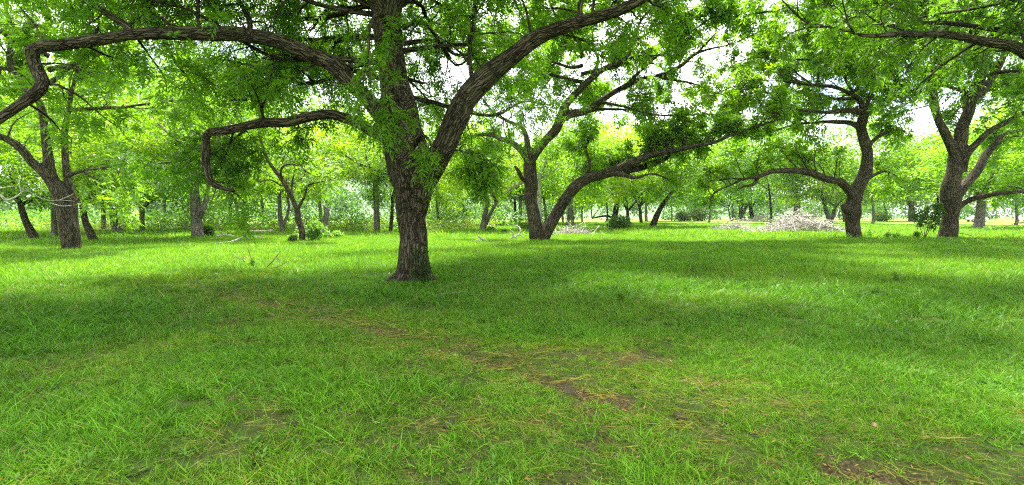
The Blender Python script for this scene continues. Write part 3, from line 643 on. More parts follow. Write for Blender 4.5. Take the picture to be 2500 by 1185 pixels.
UP1 = dict(per=6, l1=(1.4, 2.8), l2=(0.6, 1.2), sp1=0.78, sp2=0.38, t0=0.2)
upper_limbs(T, P(900, -60, 12.2), 22, 7.4, 12.0, 9.5, 0.13, (0.10, 0.5), 0.6, **UP1)
upper_limbs(T, P(985, 150, 12.3), 3, 5.2, 6.8, 5.5, 0.06, (0.2, 0.45), 0.9, az1=1.7, **dict(BACK, sp1=0.55, sp2=0.3))
upper_limbs(T, P(930, -60, 11.8), 8, 8.4, 11.0, 8.5, 0.11, (0.02, 0.25), -2.9, az1=-0.6, **UP1)  # limbs above the view, added toward the camera to shade the foreground
upper_limbs(T, P(960, -60, 12.0), 8, 8.2, 11.0, 8.0, 0.11, (0.02, 0.25), -1.2, az1=1.2, **UP1)  # mostly unseen limbs, added to close sunlit gaps right of the trunk
T.build(0.040, M_BARK, (0.29, 9, 0.125, 0.034), DEF1, 16, 0.20, 11, (0.092, 0.215, 0.014), LOD=(0.30, 3, 0.42, 0.22))
# ivy and shoots at the foot of the trunk
T.finish(M_BARK)
ROOT = Geo()
rngr = np.random.default_rng(6)
ps = []
for a, ln in ((3.35, 0.75), (4.1, 0.5), (5.3, 0.55), (0.1, 0.5), (1.6, 0.5)):
    d = np.array([math.cos(a), math.sin(a)]); ps.append([[b[0] + d[0] * (0.22 + ln * f), b[1] + d[1] * (0.22 + ln * f), b[2] + 0.30 * (1 - f) ** 2 - 0.05] for f in np.linspace(0, 1, 6)])
tubes(ROOT, ps, np.array([[0.15, 0.14, 0.115, 0.09, 0.06, 0.02]] * 5), 9, 0.25, 3)
obj('root_flare', ROOT.mesh('root_flare', b, True), M_BARK, T.e)
iv = Geo(); n = 420
aa = rngr.uniform(4.75, 5.75, n); zz = rngr.uniform(0, 1, n) ** 1.7 * 0.95; rr_ = 0.37 + 0.20 * np.exp(-zz * 4) + rngr.uniform(0, 0.07, n)
pp = np.stack([b[0] + np.cos(aa) * rr_, b[1] + np.sin(aa) * rr_, b[2] + zz], 1)
leaf_quads(iv, pp, nrm(np.stack([np.cos(aa) * 0.5, np.sin(aa) * 0.5, rngr.uniform(-1, 0.6, n)], 1) + rngr.normal(0, 0.3, (n, 3))), np.stack([np.cos(aa), np.sin(aa), 0.5 + 0 * aa], 1), rngr.uniform(0.05, 0.09, n), rngr.uniform(0.03, 0.06, n), leaf_cols(rngr, n, (0.022, 0.060, 0.012)))
st = Geo(); tubes(st, [[[b[0] + math.cos(a) * (0.40 + 0.12 * math.exp(-4 * z)), b[1] + math.sin(a) * (0.40 + 0.12 * math.exp(-4 * z)), b[2] + z] for z in (0, 0.25, 0.5, 0.75)] for a in (4.95, 5.25, 5.55)], np.full((3, 4), 0.009), 4)
ive = tag(obj('ivy', None, loc=b), 'dark ivy patch climbing the foot of the big front trunk', 'ivy')
obj('leaves', iv.mesh('leaves', b), M_LEAF, ive); obj('stem', st.mesh('stem', b), M_STICK, ive)

# ---- the forked pecan behind it
D = 32.0
DEF2 = dict(sp1=0.50, t0=0.25, l1=(1.2, 2.8), sp2=0.28, l2=(0.6, 1.3), up=0.22, sag=0.15, back=0.65, spread=0.7)
LEAF2 = (0.34, 5, 0.26, 0.10)
LOD2 = (0.3, 3, 0.55, 0.3)
b = P(1320, 588, D); b[2] = gz(b[0], b[1])
T = Tree('pecan_tree', 'forked pecan with two trunks in a V, right of the big front trunk', 'pecan trees of the grove', b, 2)
T.limb([(1311, 600, 40, D), (1310, 585, 37, D), (1306, 550, 33, D), (1301, 500, 31, D), (1294, 450, 33, D), (1291, 410, 35, D), (1296, 388, 30, D), (1312, 368, 26, D), (1335, 340, 24, D), (1357, 313, 23, D), (1372, 283, 22, D), (1384, 254, 18, D), (1416, 216, 17, D - .5), (1448, 189, 16, D - 1), (1492, 162, 13, D - 1.5), (1524, 146, 11, D - 2), (1540, 124, 10, D - 2.2), (1551, 86, 9, D - 2.4), (1567, 49, 7, D - 2.6), (1600, 11, 6, D - 2.8), (1640, -40, 3, D - 3)], 60, t0=0.45, clear=True)
T.limb([(1322, 598, 36, D), (1330, 575, 32, D), (1345, 545, 30, D), (1368, 505, 28, D), (1396, 466, 27, D - .3), (1420, 445, 26, D - .6), (1460, 432, 25, D - 1), (1502, 418, 24, D - 1.4), (1535, 400, 21, D - 1.8), (1578, 381, 17, D - 2.2), (1632, 370, 14, D - 2.6), (1686, 359, 12, D - 3), (1740, 351, 10, D - 3.3), (1783, 332, 8, D - 3.6), (1848, 308, 6, D - 4), (1910, 290, 3, D - 4.3)], 50, t0=0.38, up=0.75, back=0.3, spread=0.6, per=15, sp1=0.26, clear=True)
T.limb([(1510, 420, 20, D - 1.4), (1545, 413, 20, D - 1.2), (1605, 397, 18, D - .8), (1635, 382, 11, D - .5), (1690, 372, 5, D)], 16, t0=0.3)
T.limb([(1490, 425, 12, D - 1.3), (1530, 430, 11, D - 1.8), (1552, 433, 9, D - 2), (1590, 424, 6, D - 2.3), (1640, 440, 3, D - 2.6)], 16, t0=0.3, up=0, sag=.3, l1=(0.6, 1.4))
T.limb([(1292, 396, 22, D), (1276, 373, 17, D), (1249, 351, 14, D + .5), (1222, 337, 13, D + 1), (1195, 330, 11, D + 1.5), (1150, 336, 8, D + 2), (1100, 362, 4, D + 2.5)], 24, t0=0.3, clear=True)
T.limb([(1294, 388, 20, D), (1284, 350, 15, D + .3), (1272, 316, 12, D + .8), (1235, 294, 9, D + 1.4), (1205, 278, 6, D + 2), (1180, 240, 3, D + 2.5)], 22, t0=0.3, clear=True)
T.limb([(1371, 290, 24, D), (1400, 277, 22, D), (1427, 273, 20, D), (1470, 248, 17, D + .4), (1524, 216, 15, D + .8), (1567, 194, 14, D + 1.2), (1621, 184, 12, D + 1.5), (1659, 162, 10, D + 1.8), (1697, 135, 8, D + 2), (1740, 119, 6, D + 2.3), (1794, 105, 4, D + 2.6), (1860, 75, 2.5, D + 3)], 40, t0=0.3, sp1=0.5, up=0.35, clear=True)
T.limb([(1427, 274, 10, D), (1480, 268, 9, D + .8), (1551, 270, 7, D + 1.5), (1590, 290, 4, D + 2)], 18, t0=0.3, sp1=1.1)
T.limb([(1450, 186, 9, D - 1), (1460, 146, 8, D - 1), (1448, 115, 7, D - .8), (1450, 70, 5, D - .5), (1470, 20, 3, D)], 18, t0=0.25)
T.limb([(1655, 164, 6, D + 1.8), (1690, 150, 4.5, D + 2.4), (1740, 165, 3.5, D + 3), (1790, 176, 3, D + 3.4), (1830, 160, 2, D + 3.8)], 14, t0=0.4, sp1=1.4, per=4)
T.limb([(1288, 442, 12, D - .2), (1272, 428, 12, D - .8), (1262, 412, 9, D - 1.1), (1256, 404, 6, D - 1.2)], 10, grow=False)
for rows in ([(1524, 214, 9, D + .6), (1590, 150, 7, D + .2), (1670, 90, 5, D - .4), (1745, 40, 3, D - 1)], [(1600, 188, 8, D + 1.3), (1680, 200, 6, D + 1.8), (1750, 228, 4, D + 2.2), (1830, 238, 2.5, D + 2.6)], [(1470, 250, 9, D), (1540, 265, 7, D - 1), (1620, 285, 5, D - 2), (1700, 280, 3, D - 2.6)],
             [(1550, 100, 7, D - 2.2), (1620, 60, 5, D - 2), (1700, 20, 4, D - 1.6), (1790, 10, 2.5, D - 1)], [(1697, 136, 6, D + 2), (1750, 80, 4, D + 1), (1800, 40, 3, D), (1850, 20, 2, D - .6)], [(1420, 445, 10, D - .6), (1440, 400, 8, D + .4), (1430, 360, 6, D + 1.4), (1450, 320, 3, D + 2)]):
    T.limb(rows, 16, t0=0.12, per=13, col=(0.105, 0.225, 0.014))
upper_limbs(T, P(1420, 150, D - 2), 12, 13.2, 17.5, 10.0, 0.12, (0.0, 0.2), -2.9, az1=0.1, sp1=0.55, sp2=0.28, per=12, sag=0.05)  # high limbs mostly out of view, added to throw shade over the lawn
upper_limbs(T, P(1420, 150, D), 12, 9.0, 15.0, 7.5, 0.13, (0.1, 0.5), 1.1, sp1=0.5, sp2=0.25, per=12)
T.build(0.075, M_BARK, LEAF2, DEF2, 12, 0.12, 10, (0.105, 0.228, 0.014), LOD=LOD2, clear_r=1.6)
T.finish(M_BARK)

# ---- the slim crooked pecan on the right
D = 34.0
b = P(2086, 583, D); b[2] = gz(b[0], b[1])
T = Tree('pecan_tree', 'slim crooked pecan with an arching low limb, standing right of the big brush pile', 'pecan trees of the grove', b, 3)
T.limb([(2087, 594, 40, D), (2086, 580, 34, D), (2083, 545, 32, D), (2082, 505, 38, D), (2088, 480, 36, D), (2099, 455, 30, D), (2113, 421, 28, D), (2121, 378, 26, D), (2113, 346, 24, D), (2106, 313, 23, D), (2104, 278, 20, D), (2100, 255, 14, D), (2085, 236, 12, D), (2060, 222, 10, D - .5), (2030, 213, 9, D - 1), (1991, 208, 8, D - 1.5), (1945, 203, 6, D - 2), (1905, 198, 4, D - 2.3)], 56, t0=0.5, clear=True)
T.limb([(2078, 520, 20, D - .2), (2064, 510, 22, D - .6), (2057, 506, 12, D - .8)], 8, grow=False)
T.limb([(2095, 490, 24, D), (2076, 468, 22, D - .2), (2056, 449, 20, D - .5), (2026, 437, 18, D - 1), (1998, 428, 17, D - 1.4), (1971, 419, 16, D - 1.8), (1933, 417, 15, D - 2.2), (1896, 420, 13, D - 2.6), (1868, 428, 12, D - 3), (1846, 432, 10, D - 3.3), (1813, 439, 8, D - 3.6), (1785, 452, 6, D - 3.9), (1753, 467, 5, D - 4.2), (1738, 480, 4, D - 4.3), (1734, 497, 3, D - 4.4), (1731, 511, 2, D - 4.4)], 44, t0=0.10, up=1.1, back=0.35, spread=0.5, sp1=0.5, clear=True)
T.limb([(1852, 433, 10, D - 3.2), (1842, 448, 9, D - 3.3), (1818, 455, 7, D - 3.5), (1802, 462, 5, D - 3.7)], 10, grow=False)
T.limb([(1816, 437, 6, D - 3.5), (1780, 437, 5, D - 3.3), (1730, 446, 3, D - 3)], 10, t0=0.4, per=3)
T.limb([(2106, 275, 17, D), (2072, 268, 13, D - .4), (2030, 272, 11, D - 1), (2002, 273, 9, D - 1.5), (1943, 270, 6, D - 2.2), (1900, 262, 3, D - 2.8)], 24, t0=0.3, clear=True)
T.limb([(2110, 325, 17, D), (2085, 305, 12, D + .3), (2056, 297, 11, D + .6), (2002, 300, 9, D + 1), (1948, 302, 7, D + 1.4), (1894, 319, 5, D + 1.8), (1840, 340, 3, D + 2)], 28, t0=0.3, clear=True)
T.limb([(1995, 209, 7, D - 1.5), (2002, 165, 5, D - 1.3), (2020, 120, 4, D - 1), (2030, 80, 3, D - .6)], 14, t0=0.2)
T.limb([(2104, 290, 14, D), (2125, 240, 10, D + .6), (2150, 190, 8, D + 1.2), (2190, 140, 6, D + 1.8), (2220, 80, 4, D + 2.2)], 22, t0=0.2)
for rows in ([(1985, 208, 6, D - 1.5), (1925, 165, 5, D - 1), (1860, 140, 4, D - .4), (1795, 150, 2.5, D)], [(1910, 199, 5, D - 2.2), (1850, 196, 4, D - 2.6), (1790, 212, 3, D - 3), (1745, 230, 2, D - 3.4)], [(2028, 90, 5, D - .8), (1975, 70, 4, D), (1915, 85, 3, D + 1), (1860, 70, 2, D + 2)],
             [(1945, 270, 5, D - 2.2), (1880, 250, 4, D - 2), (1815, 262, 3, D - 1.6), (1760, 290, 2, D - 1.2)], [(2090, 240, 8, D), (2060, 180, 6, D + 1), (2050, 120, 4, D + 2), (2080, 60, 3, D + 3)]):
    T.limb(rows, 16, t0=0.15, per=12, col=(0.120, 0.24, 0.014))
T.limb([(2118, 360, 12, D), (2150, 330, 9, D + .4), (2180, 318, 7, D + .9), (2210, 322, 4, D + 1.4)], 16, t0=0.3)
T.limb([(2108, 440, 10, D), (2140, 425, 8, D + .4), (2165, 420, 5, D + .8), (2190, 430, 3, D + 1.2)], 14, t0=0.3)
upper_limbs(T, P(2090, 150, D - 2), 9, 13.2, 17.0, 9.5, 0.12, (0.0, 0.2), -3.0, az1=0.0, sp1=0.6, sp2=0.28, per=12, sag=0.05)  # taller top added above the view so its shade reaches nearer grass
upper_limbs(T, P(2090, 150, D), 11, 9.0, 14.0, 7.0, 0.10, (0.25, 0.6), 2.0, sp1=0.5, sp2=0.25, per=12)
T.build(0.075, M_BARK, LEAF2, DEF2, 12, 0.14, 10, (0.112, 0.234, 0.014), LOD=LOD2, clear_r=1.6)
T.finish(M_BARK)

# ---- the stout pecan near the right edge
D = 33.0
b = P(2312, 586, D); b[2] = gz(b[0], b[1])
T = Tree('pecan_tree', 'stout upright pecan with many steep limbs near the right edge', 'pecan trees of the grove', b, 4)
T.limb([(2312, 600, 62, D), (2313, 584, 54, D), (2316, 550, 46, D), (2318, 515, 46, D), (2322, 480, 52, D), (2326, 440, 44, D), (2335, 390, 37, D), (2343, 345, 33, D), (2356, 295, 31, D), (2370, 250, 28, D), (2382, 212, 25, D), (2398, 172, 20, D), (2404, 145, 16, D), (2396, 115, 12, D), (2390, 60, 9, D), (2395, -20, 5, D)], 56, t0=0.45, clear=True, slim=0.80)
T.limb([(2378, 240, 18, D), (2400, 215, 17, D + .5), (2434, 173, 15, D + 1), (2461, 108, 12, D + 1.4), (2470, 30, 8, D + 1.8), (2500, -40, 4, D + 2)], 24, t0=0.25, clear=True)
T.limb([(2334, 395, 22, D), (2322, 365, 20, D), (2305, 325, 19, D), (2290, 290, 18, D), (2279, 245, 17, D - .3), (2277, 189, 16, D - .5), (2290, 150, 12, D - .8), (2300, 95, 8, D - 1), (2290, 30, 5, D - 1.2)], 34, t0=0.35, clear=True)
T.limb([(2280, 250, 7, D - .3), (2245, 240, 5, D - .8), (2200, 262, 4, D - 1.2), (2165, 280, 2.5, D - 1.6)], 14, t0=0.3, per=5)
T.limb([(2345, 420, 24, D), (2364, 374, 17, D - .3), (2412, 329, 15, D - .8), (2461, 297, 13, D - 1.3), (2510, 270, 11, D - 1.8), (2580, 230, 7, D - 2.3), (2640, 210, 3, D - 2.8)], 28, t0=0.35, clear=True)
T.limb([(2338, 470, 30, D), (2360, 445, 23, D + .2), (2391, 408, 20, D + .6), (2428, 356, 15, D + 1), (2460, 330, 10, D + 1.4), (2520, 310, 5, D + 1.8)], 26, t0=0.4, clear=True)
T.limb([(2325, 522, 22, D), (2345, 501, 15, D), (2364, 491, 13, D - .3), (2396, 482, 12, D - .8), (2433, 476, 11, D - 1.2), (2475, 472, 9, D - 1.6), (2540, 465, 5, D - 2), (2600, 470, 3, D - 2.2)], 26, t0=0.45, up=0.1)
upper_limbs(T, P(2370, 150, D - 2), 9, 13.2, 17.0, 9.5, 0.12, (0.0, 0.2), -3.0, az1=0.0, sp1=0.6, sp2=0.28, per=12, sag=0.05)  # extra crown top, mostly unseen, added to lengthen its shade toward the camera
upper_limbs(T, P(2370, 150, D), 12, 8.5, 15.0, 7.5, 0.13, (0.2, 0.6), 0.3, sp1=0.5, sp2=0.25, per=12)
T.build(0.075, M_BARK, LEAF2, DEF2, 12, 0.14, 10, (0.100, 0.222, 0.014), LOD=LOD2, clear_r=1.6)
T.finish(M_BARK)

# ---- the thick pecan on the left
D = 23.5
b = P(176, 610, D); b[2] = gz(b[0], b[1])
T = Tree('pecan_tree', 'thick pecan at the left edge, trunk split by a dark seam', 'pecan trees of the grove', b, 5)
T.limb([(178, 624, 56, D), (176, 608, 47, D), (168, 560, 44, D), (158, 520, 42, D), (147, 480, 40, D), (132, 448, 38, D), (110, 421, 30, D), (70, 383, 22, D - .3), (27, 351, 20, D - .6), (-30, 320, 17, D - 1), (-100, 270, 13, D - 1.5), (-170, 200, 8, D - 2), (-220, 140, 4, D - 2.4)], 50, t0=0.5, clear=True, slim=0.85)
T.limb([(186, 600, 30, D + .1), (182, 550, 28, D + .2), (178, 505, 26, D + .3), (170, 465, 23, D + .4), (163, 420, 20, D + .5), (160, 360, 18, D + .8), (163, 300, 16, D + 1), (172, 240, 13, D + 1.2), (190, 170, 10, D + 1.5), (200, 80, 6, D + 1.8), (230, 0, 3, D + 2)], 38, t0=0.45, clear=True, slim=0.8)
T.limb([(128, 440, 30, D), (121, 415, 25, D), (119, 378, 21, D), (111, 324, 19, D), (105, 270, 18, D), (93, 243, 16, D), (60, 219, 15, D), (38, 178, 14, D), (22, 146, 13, D), (26, 81, 11, D), (12, 0, 8, D), (0, -80, 5, D)], 38, t0=0.4, clear=True)
T.limb([(100, 255, 10, D), (80, 200, 8, D + .6), (60, 140, 6, D + 1.2), (70, 70, 4, D + 1.8)], 14, t0=0.2)
T.limb([(175, 480, 9, D), (205, 503, 7, D - .3), (250, 495, 5, D - .6), (290, 502, 3, D - 1)], 14, t0=0.3, up=0.15, sag=.25, l1=(0.8, 1.7))
T.limb([(165, 430, 12, D), (200, 415, 9, D - 1), (250, 410, 7, D - 2), (310, 400, 4, D - 3)], 14, t0=0.2, l1=(0.8, 1.8), sp1=0.5, col=(0.095, 0.20, 0.022))
upper_limbs(T, P(120, 150, D), 9, 6.0, 11.5, 6.0, 0.12, (0.2, 0.6), 0.9, sp1=0.5, sp2=0.25, per=12)
T.build(0.065, M_BARK, (0.32, 7, 0.18, 0.06), DEF2, 12, 0.14, 10, (0.112, 0.234, 0.014), LOD=LOD2, clear_r=1.6)
T.finish(M_BARK)

# ---- the small leaning pecan left of the front trunk
D = 31.0
b = P(737, 589, D); b[2] = gz(b[0], b[1])
T = Tree('pecan_tree', 'small leaning pecan with a crooked thin trunk, beside a broken stump', 'pecan trees of the grove', b, 6)
T.limb([(739, 598, 20, D), (737, 588, 17, D), (734, 552, 15, D), (727, 517, 14, D), (716, 496, 12, D), (701, 466, 11, D), (686, 439, 10, D), (668, 415, 9, D), (650, 385, 8, D), (637, 345, 7, D + .3), (632, 315, 5, D + .6), (640, 270, 3, D + 1)], 40, t0=0.45)
T.limb([(726, 514, 10, D), (736, 494, 7, D), (746, 475, 6, D - .3), (752, 454, 5, D - .6), (775, 447, 4, D - 1), (807, 438, 3, D - 1.4)], 20, t0=0.4)
T.limb([(686, 440, 7, D), (689, 410, 6, D - .4), (718, 402, 5, D - .8), (754, 423, 4, D - 1), (801, 437, 2.5, D - 1.2)], 20, t0=0.35)
T.limb([(712, 488, 6, D), (713, 450, 5, D + .6), (722, 415, 4, D + 1), (735, 370, 2.5, D + 1.5)], 16, t0=0.3)
T.limb([(690, 455, 5, D), (660, 440, 4, D + .6), (630, 445, 2.5, D + 1)], 12, t0=0.3)
T.build(0.035, M_BARK, (0.3, 5, 0.2, 0.075), dict(DEF2, l1=(0.9, 2.0), sp1=0.5), 10, 0.12, 8, (0.115, 0.235, 0.015))
T.finish(M_BARK)

# ---- the pecan outside the frame whose limb hangs into the upper right corner
D = 12.5
b = np.array([17.5, 11.0, 0]); b[2] = gz(b[0], b[1])
T = Tree('pecan_tree', 'pecan whose long dark limb reaches in from the upper right corner', 'pecan trees of the grove', b, 7)
T.limb([('w', 17.5, 11, -0.1, .6), ('w', 17.5, 11, .4, .46), ('w', 17.4, 11, 1.6, .4), ('w', 17.2, 11.1, 3, .42), ('w', 17.0, 11.3, 5, .33), ('w', 17.2, 11.3, 7.5, .24), ('w', 17.0, 11.5, 10, .14), ('w', 17.2, 11.4, 12.5, .05)], 40, t0=.5)
T.limb([('w', 17.1, 11.1, 3.6, .26), ('w', 15.5, 11.6, 4.9, .2), (2560, 140, 32, D), (2500, 124, 28, D), (2461, 110, 26, D), (2380, 100, 22, D), (2299, 86, 19, D), (2218, 84, 15, D), (2160, 86, 14, D), (2110, 85, 12, D), (2072, 76, 10, D), (2018, 65, 8, D + .2), (1964, 51, 6, D + .4), (1921, 11, 4, D + .6), (1890, -20, 2.5, D + .8)], 50, t0=0.3, sp1=0.5, back=0.7, up=0.3, clear=True)
T.limb([(2220, 82, 11, D), (2180, 68, 9, D + .3), (2142, 54, 7, D + .6), (2100, 40, 5, D + 1), (2040, 60, 3, D + 1.4)], 18, t0=0.2)
T.limb([(2020, 64, 6, D + .2), (2080, 25, 5, D + .4), (2150, 2, 4, D + .6), (2220, -20, 3, D + .8)], 14, t0=0.2)
upper_limbs(T, (17.1, 11.3), 9, 7.6, 11.0, 10.5, 0.13, (0.02, 0.25), 1.75, az1=3.5, sp1=0.6, sp2=0.4, per=8, l1=(1.4, 2.8), l2=(.6, 1.2))  # left-reaching limbs, mostly above the view, added to shade the right lawn
upper_limbs(T, (17.1, 11.3), 18, 5.5, 11.5, 9.5, 0.15, (0.1, 0.5), 2.6, sp1=0.9, sp2=0.45, per=7, l1=(1.4, 2.8), l2=(.6, 1.2))
T.build(0.065, M_BARK, (0.30, 9, 0.135, 0.038), DEF1, 12, 0.14, 8, (0.070, 0.166, 0.013), LOD=(0.30, 3, 0.45, 0.24))
T.finish(M_BARK)
# ------------------------------------------------------------------ trees farther back: own trunk, crown shape shared between several
def crown_shape(name, seed, nclump=80, per=165, leaf=0.066, flat=0.6):
    rng = np.random.default_rng(seed); g = Geo()
    d = nrm(rng.normal(size=(nclump, 3))); r = rng.uniform(0.25, 1, nclump) ** 0.5
    c = d * r[:, None]; c[:, 2] = np.where(c[:, 2] < -0.55, -0.55 + 0.2 * rng.uniform(-1, 1, nclump), c[:, 2])
    c *= (0.78 + 0.45 * fbm(d[:, 0] * 1.7 + seed, d[:, 1] * 1.7 + d[:, 2], seed))[:, None]
    i = np.repeat(np.arange(nclump), (per * rng.uniform(0.5, 1.5, nclump)).astype(int)); n = len(i)
    off = rng.normal(size=(n, 3)) * np.array([0.15, 0.15, 0.15 * flat])
    p = c[i] + off * rng.uniform(0.7, 1.3, nclump)[i][:, None]
    dr = nrm(off / 0.15 * 0.5 + rng.normal(size=(n, 3)) * 0.6 + np.array([0, 0, -0.25]))
    ct = rng.uniform(0.75, 1.25, (nclump, 1))[i]; yl = rng.uniform(0, 0.35, (nclump, 1))[i]
    col = leaf_cols(rng, n, (0.092, 0.212, 0.015), 0.25, 0.3) * ct * (1 + yl * np.array([1.0, 0.4, 0]))
    leaf_quads(g, p, dr, nrm(np.array([0, 0, 1.0]) + rng.normal(size=(n, 3)) * 0.6), leaf * rng.uniform(0.6, 1.3, n), leaf * 0.42 * rng.uniform(0.7, 1.3, n), col)
    return g.mesh(name)
CROWNS = [crown_shape('far_crown', 40 + k) for k in range(5)] + [crown_shape('far_crown_loose', 60 + k, 46, 110, 0.075) for k in range(2)]
for me in CROWNS: me.materials.append(M_LEAF)
def far_tree(label, rows, crown, seed, bark=None, tint=(1, 1, 1), forks=(), group='trees standing behind the grove', grow=True, cat='tree', depth=None):
    """rows: (px, py, width) up the trunk, the first on the ground; crown: (px, py, half width px, half height px, which) or None"""
    rng = np.random.default_rng(seed + 900); D = depth or depth_at(rows[0][1])
    b = P(rows[0][0], rows[0][1], D); b[2] = gz(b[0], b[1])
    e = bpy.data.objects.new('pecan_tree', None); COL.objects.link(e); e.location = b.tolist(); tag(e, label, cat, group)
    g = Geo()
    top = rows[-1]
    body = [(rows[0][0], rows[0][1] + 6, rows[0][2] * 1.25, D)] + [(r[0], r[1], r[2], D) for r in rows]
    l = trace(body, 16); tubes(g, l[None, :, :3], l[None, :, 3], 9, 0.14, seed)
    ends = [l]
    for f in forks:
        fl = trace([(q[0], q[1], q[2], D + rng.uniform(-0.6, 0.6)) for q in f], 12); tubes(g, fl[None, :, :3], fl[None, :, 3], 7, 0.12, seed + 1); ends.append(fl)
    if crown:
        cc = P(crown[0], crown[1], D)
        if grow:      # limbs running up into the crown
            for en in ends:
                for k in range(3):
                    a = rng.uniform(0, 6.283); hw = crown[2] * D / FPX; hh = crown[3] * D / FPX
                    tgt = cc + np.array([math.cos(a) * hw * 0.7, math.sin(a) * hw * 0.7, rng.uniform(-0.2, 0.7) * hh])
                    st_ = en[-1, :3]; r_ = en[-1, 3] * 0.8; md = st_ * 0.5 + tgt * 0.5 + np.array([0, 0, -0.08 * hh]) + rng.normal(0, 0.2, 3)
                    ll = spline([[*st_, r_], [*md, r_ * 0.6], [*tgt, 0.02]], 8); tubes(g, ll[None, :, :3], ll[None, :, 3], 5, 0.1, seed)
                    p1, r1 = spawn(ll[None, :, :3], ll[None, :, 3], rng, 0.9, 0.3, 1, 0.8, 2.0, 0.2, K=5); tubes(g, p1, r1, 3, cap=False)
    obj('trunk', g.mesh('trunk', b, True), bark or M_BARK, e)
    if crown:
        c = bpy.data.objects.new('crown', CROWNS[crown[4] % len(CROWNS)]); COL.objects.link(c); c.parent = e
        c.location = (cc - b).tolist(); s = D / FPX
        c.scale = (crown[2] * s, crown[2] * s * rng.uniform(0.9, 1.1), crown[3] * s * 1.1); c.rotation_euler = (0, 0, rng.uniform(0, 6.283)); c.color = (*tint, 1)
    return e
GY, BR = M_BARK_GREY, M_BARK
YG, BG_, MG = (1.35, 1.15, 0.9), (0.75, 0.9, 1.1), (1.0, 1.0, 1.0)
far_tree('dark leaning trunk at the far left, left of the thick split trunk', [(88, 588, 22), (74, 562, 18), (62, 538, 15), (50, 500, 12)], (40, 420, 150, 95, 0), 1, BR, MG)
far_tree('pale trunk half hidden just left of the thick split trunk', [(133, 580, 15), (132, 550, 12), (130, 515, 11), (128, 470, 10)], (150, 330, 150, 130, 1), 2, GY, (1, 1, 1))
far_tree('dark leaning trunk right of the thick split trunk', [(230, 589, 20), (220, 565, 17), (208, 538, 14), (200, 500, 12)], (290, 400, 135, 95, 2), 3, BR, YG)
far_tree('short pale trunk under low bright leaves, left background', [(290, 572, 21), (283, 555, 18), (278, 538, 16), (276, 500, 13)], (330, 410, 150, 105, 3), 4, GY, MG)
far_tree('faint grey trunk in the weeds between the short pale trunk and the broad pale one', [(348, 566, 14), (347, 545, 12), (346, 510, 11)], (400, 400, 140, 120, 4), 5, GY, MG)
far_tree('broad pale trunk with ivy and a side fork, left of the dangling crooked limb', [(483, 581, 30), (481, 555, 26), (479, 520, 24), (476, 480, 21), (474, 430, 19), (480, 380, 15)], (470, 300, 190, 125, 0), 6, GY, MG, forks=[[(484, 540, 13), (494, 515, 12), (503, 490, 11), (508, 455, 8)]])
far_tree('thin pale trunk far back under the crooked limb tip', [(582, 549, 10), (579, 520, 8), (577, 490, 7), (580, 450, 6)], (590, 410, 110, 90, 5), 7, GY, YG, forks=[[(579, 500, 5), (565, 480, 4), (552, 470, 3)]])
far_tree('pale forked trunk behind the small leaning pecan', [(691, 571, 14), (686, 545, 12), (683, 510, 10), (682, 470, 9)], (670, 400, 120, 95, 1), 8, GY, YG, forks=[[(690, 555, 8), (700, 530, 7), (706, 505, 5)]])
far_tree('straight pale trunk left of the big front trunk', [(920, 567, 16), (920, 540, 15), (919, 500, 14), (917, 460, 13), (920, 420, 11)], (890, 370, 150, 95, 2), 9, GY, YG)
far_tree('thin dark trunk between the straight pale trunk and the front trunk', [(953, 566, 11), (955, 545, 9), (957, 520, 8), (958, 480, 7)], (960, 450, 70, 65, 3), 10, BR, (1, 1, 1))
far_tree('slender pale trunk showing just right of the big front trunk', [(1048, 551, 6), (1047, 525, 5), (1047, 495, 5)], (1040, 420, 90, 85, 6), 11, GY, YG)
far_tree('slim grey trunk with side leaves, right of the big front trunk', [(1072, 560, 9), (1070, 535, 7), (1067, 500, 6), (1066, 460, 5)], (1080, 455, 55, 75, 4), 12, GY, YG)
far_tree('young thin sapling with a small round crown under the hanging spray', [(1137, 557, 4), (1140, 540, 3.5), (1140, 515, 3)], (1140, 492, 42, 38, 5), 13, BR, (0.8, 0.95, 0.9))
far_tree('grey V-shaped trunk left of the forked pecan', [(1178, 565, 19), (1181, 545, 15), (1185, 520, 12), (1191, 495, 10)], (1180, 395, 125, 90, 0), 14, GY, YG, forks=[[(1186, 548, 11), (1197, 522, 9), (1212, 494, 8)]])
far_tree('thin brown trunk just left of the forked pecan', [(1258, 551, 7), (1258, 520, 6), (1257, 490, 6)], (1250, 430, 85, 75, 1), 15, BR, YG)
far_tree('grey trunk close behind the left stem of the forked pecan', [(1271, 553, 9), (1271, 525, 8), (1270, 490, 7)], (1290, 420, 90, 80, 2), 16, GY, MG)
far_tree('left one of two pale trunks seen right of the forked pecan', [(1384, 565, 10), (1387, 540, 9), (1391, 505, 8), (1393, 470, 7)], (1400, 395, 110, 105, 3), 17, GY, MG)
far_tree('right one of two pale trunks seen right of the forked pecan', [(1398, 560, 9), (1397, 535, 9), (1395, 500, 8), (1395, 470, 6)], (1470, 410, 110, 95, 4), 18, GY, YG)
far_tree('thin pale trunk far back between the forked stems and the pale pair', [(1374, 548, 6), (1374, 525, 5), (1374, 500, 4)], (1370, 440, 80, 70, 0), 19, GY, MG)
far_tree('thin grey trunk far back, left of the brown trunk with the low arching branch', [(1421, 545, 5), (1421, 525, 4), (1421, 500, 4)], (1425, 455, 75, 60, 1), 20, GY, BG_)
far_tree('stout brown trunk with a low arching branch above the round bush', [(1497, 553, 18), (1501, 530, 15), (1506, 500, 13), (1510, 470, 11)], (1500, 430, 105, 68, 2), 21, BR, YG, forks=[[(1500, 535, 6), (1485, 528, 5), (1465, 529, 4), (1445, 534, 3)]])
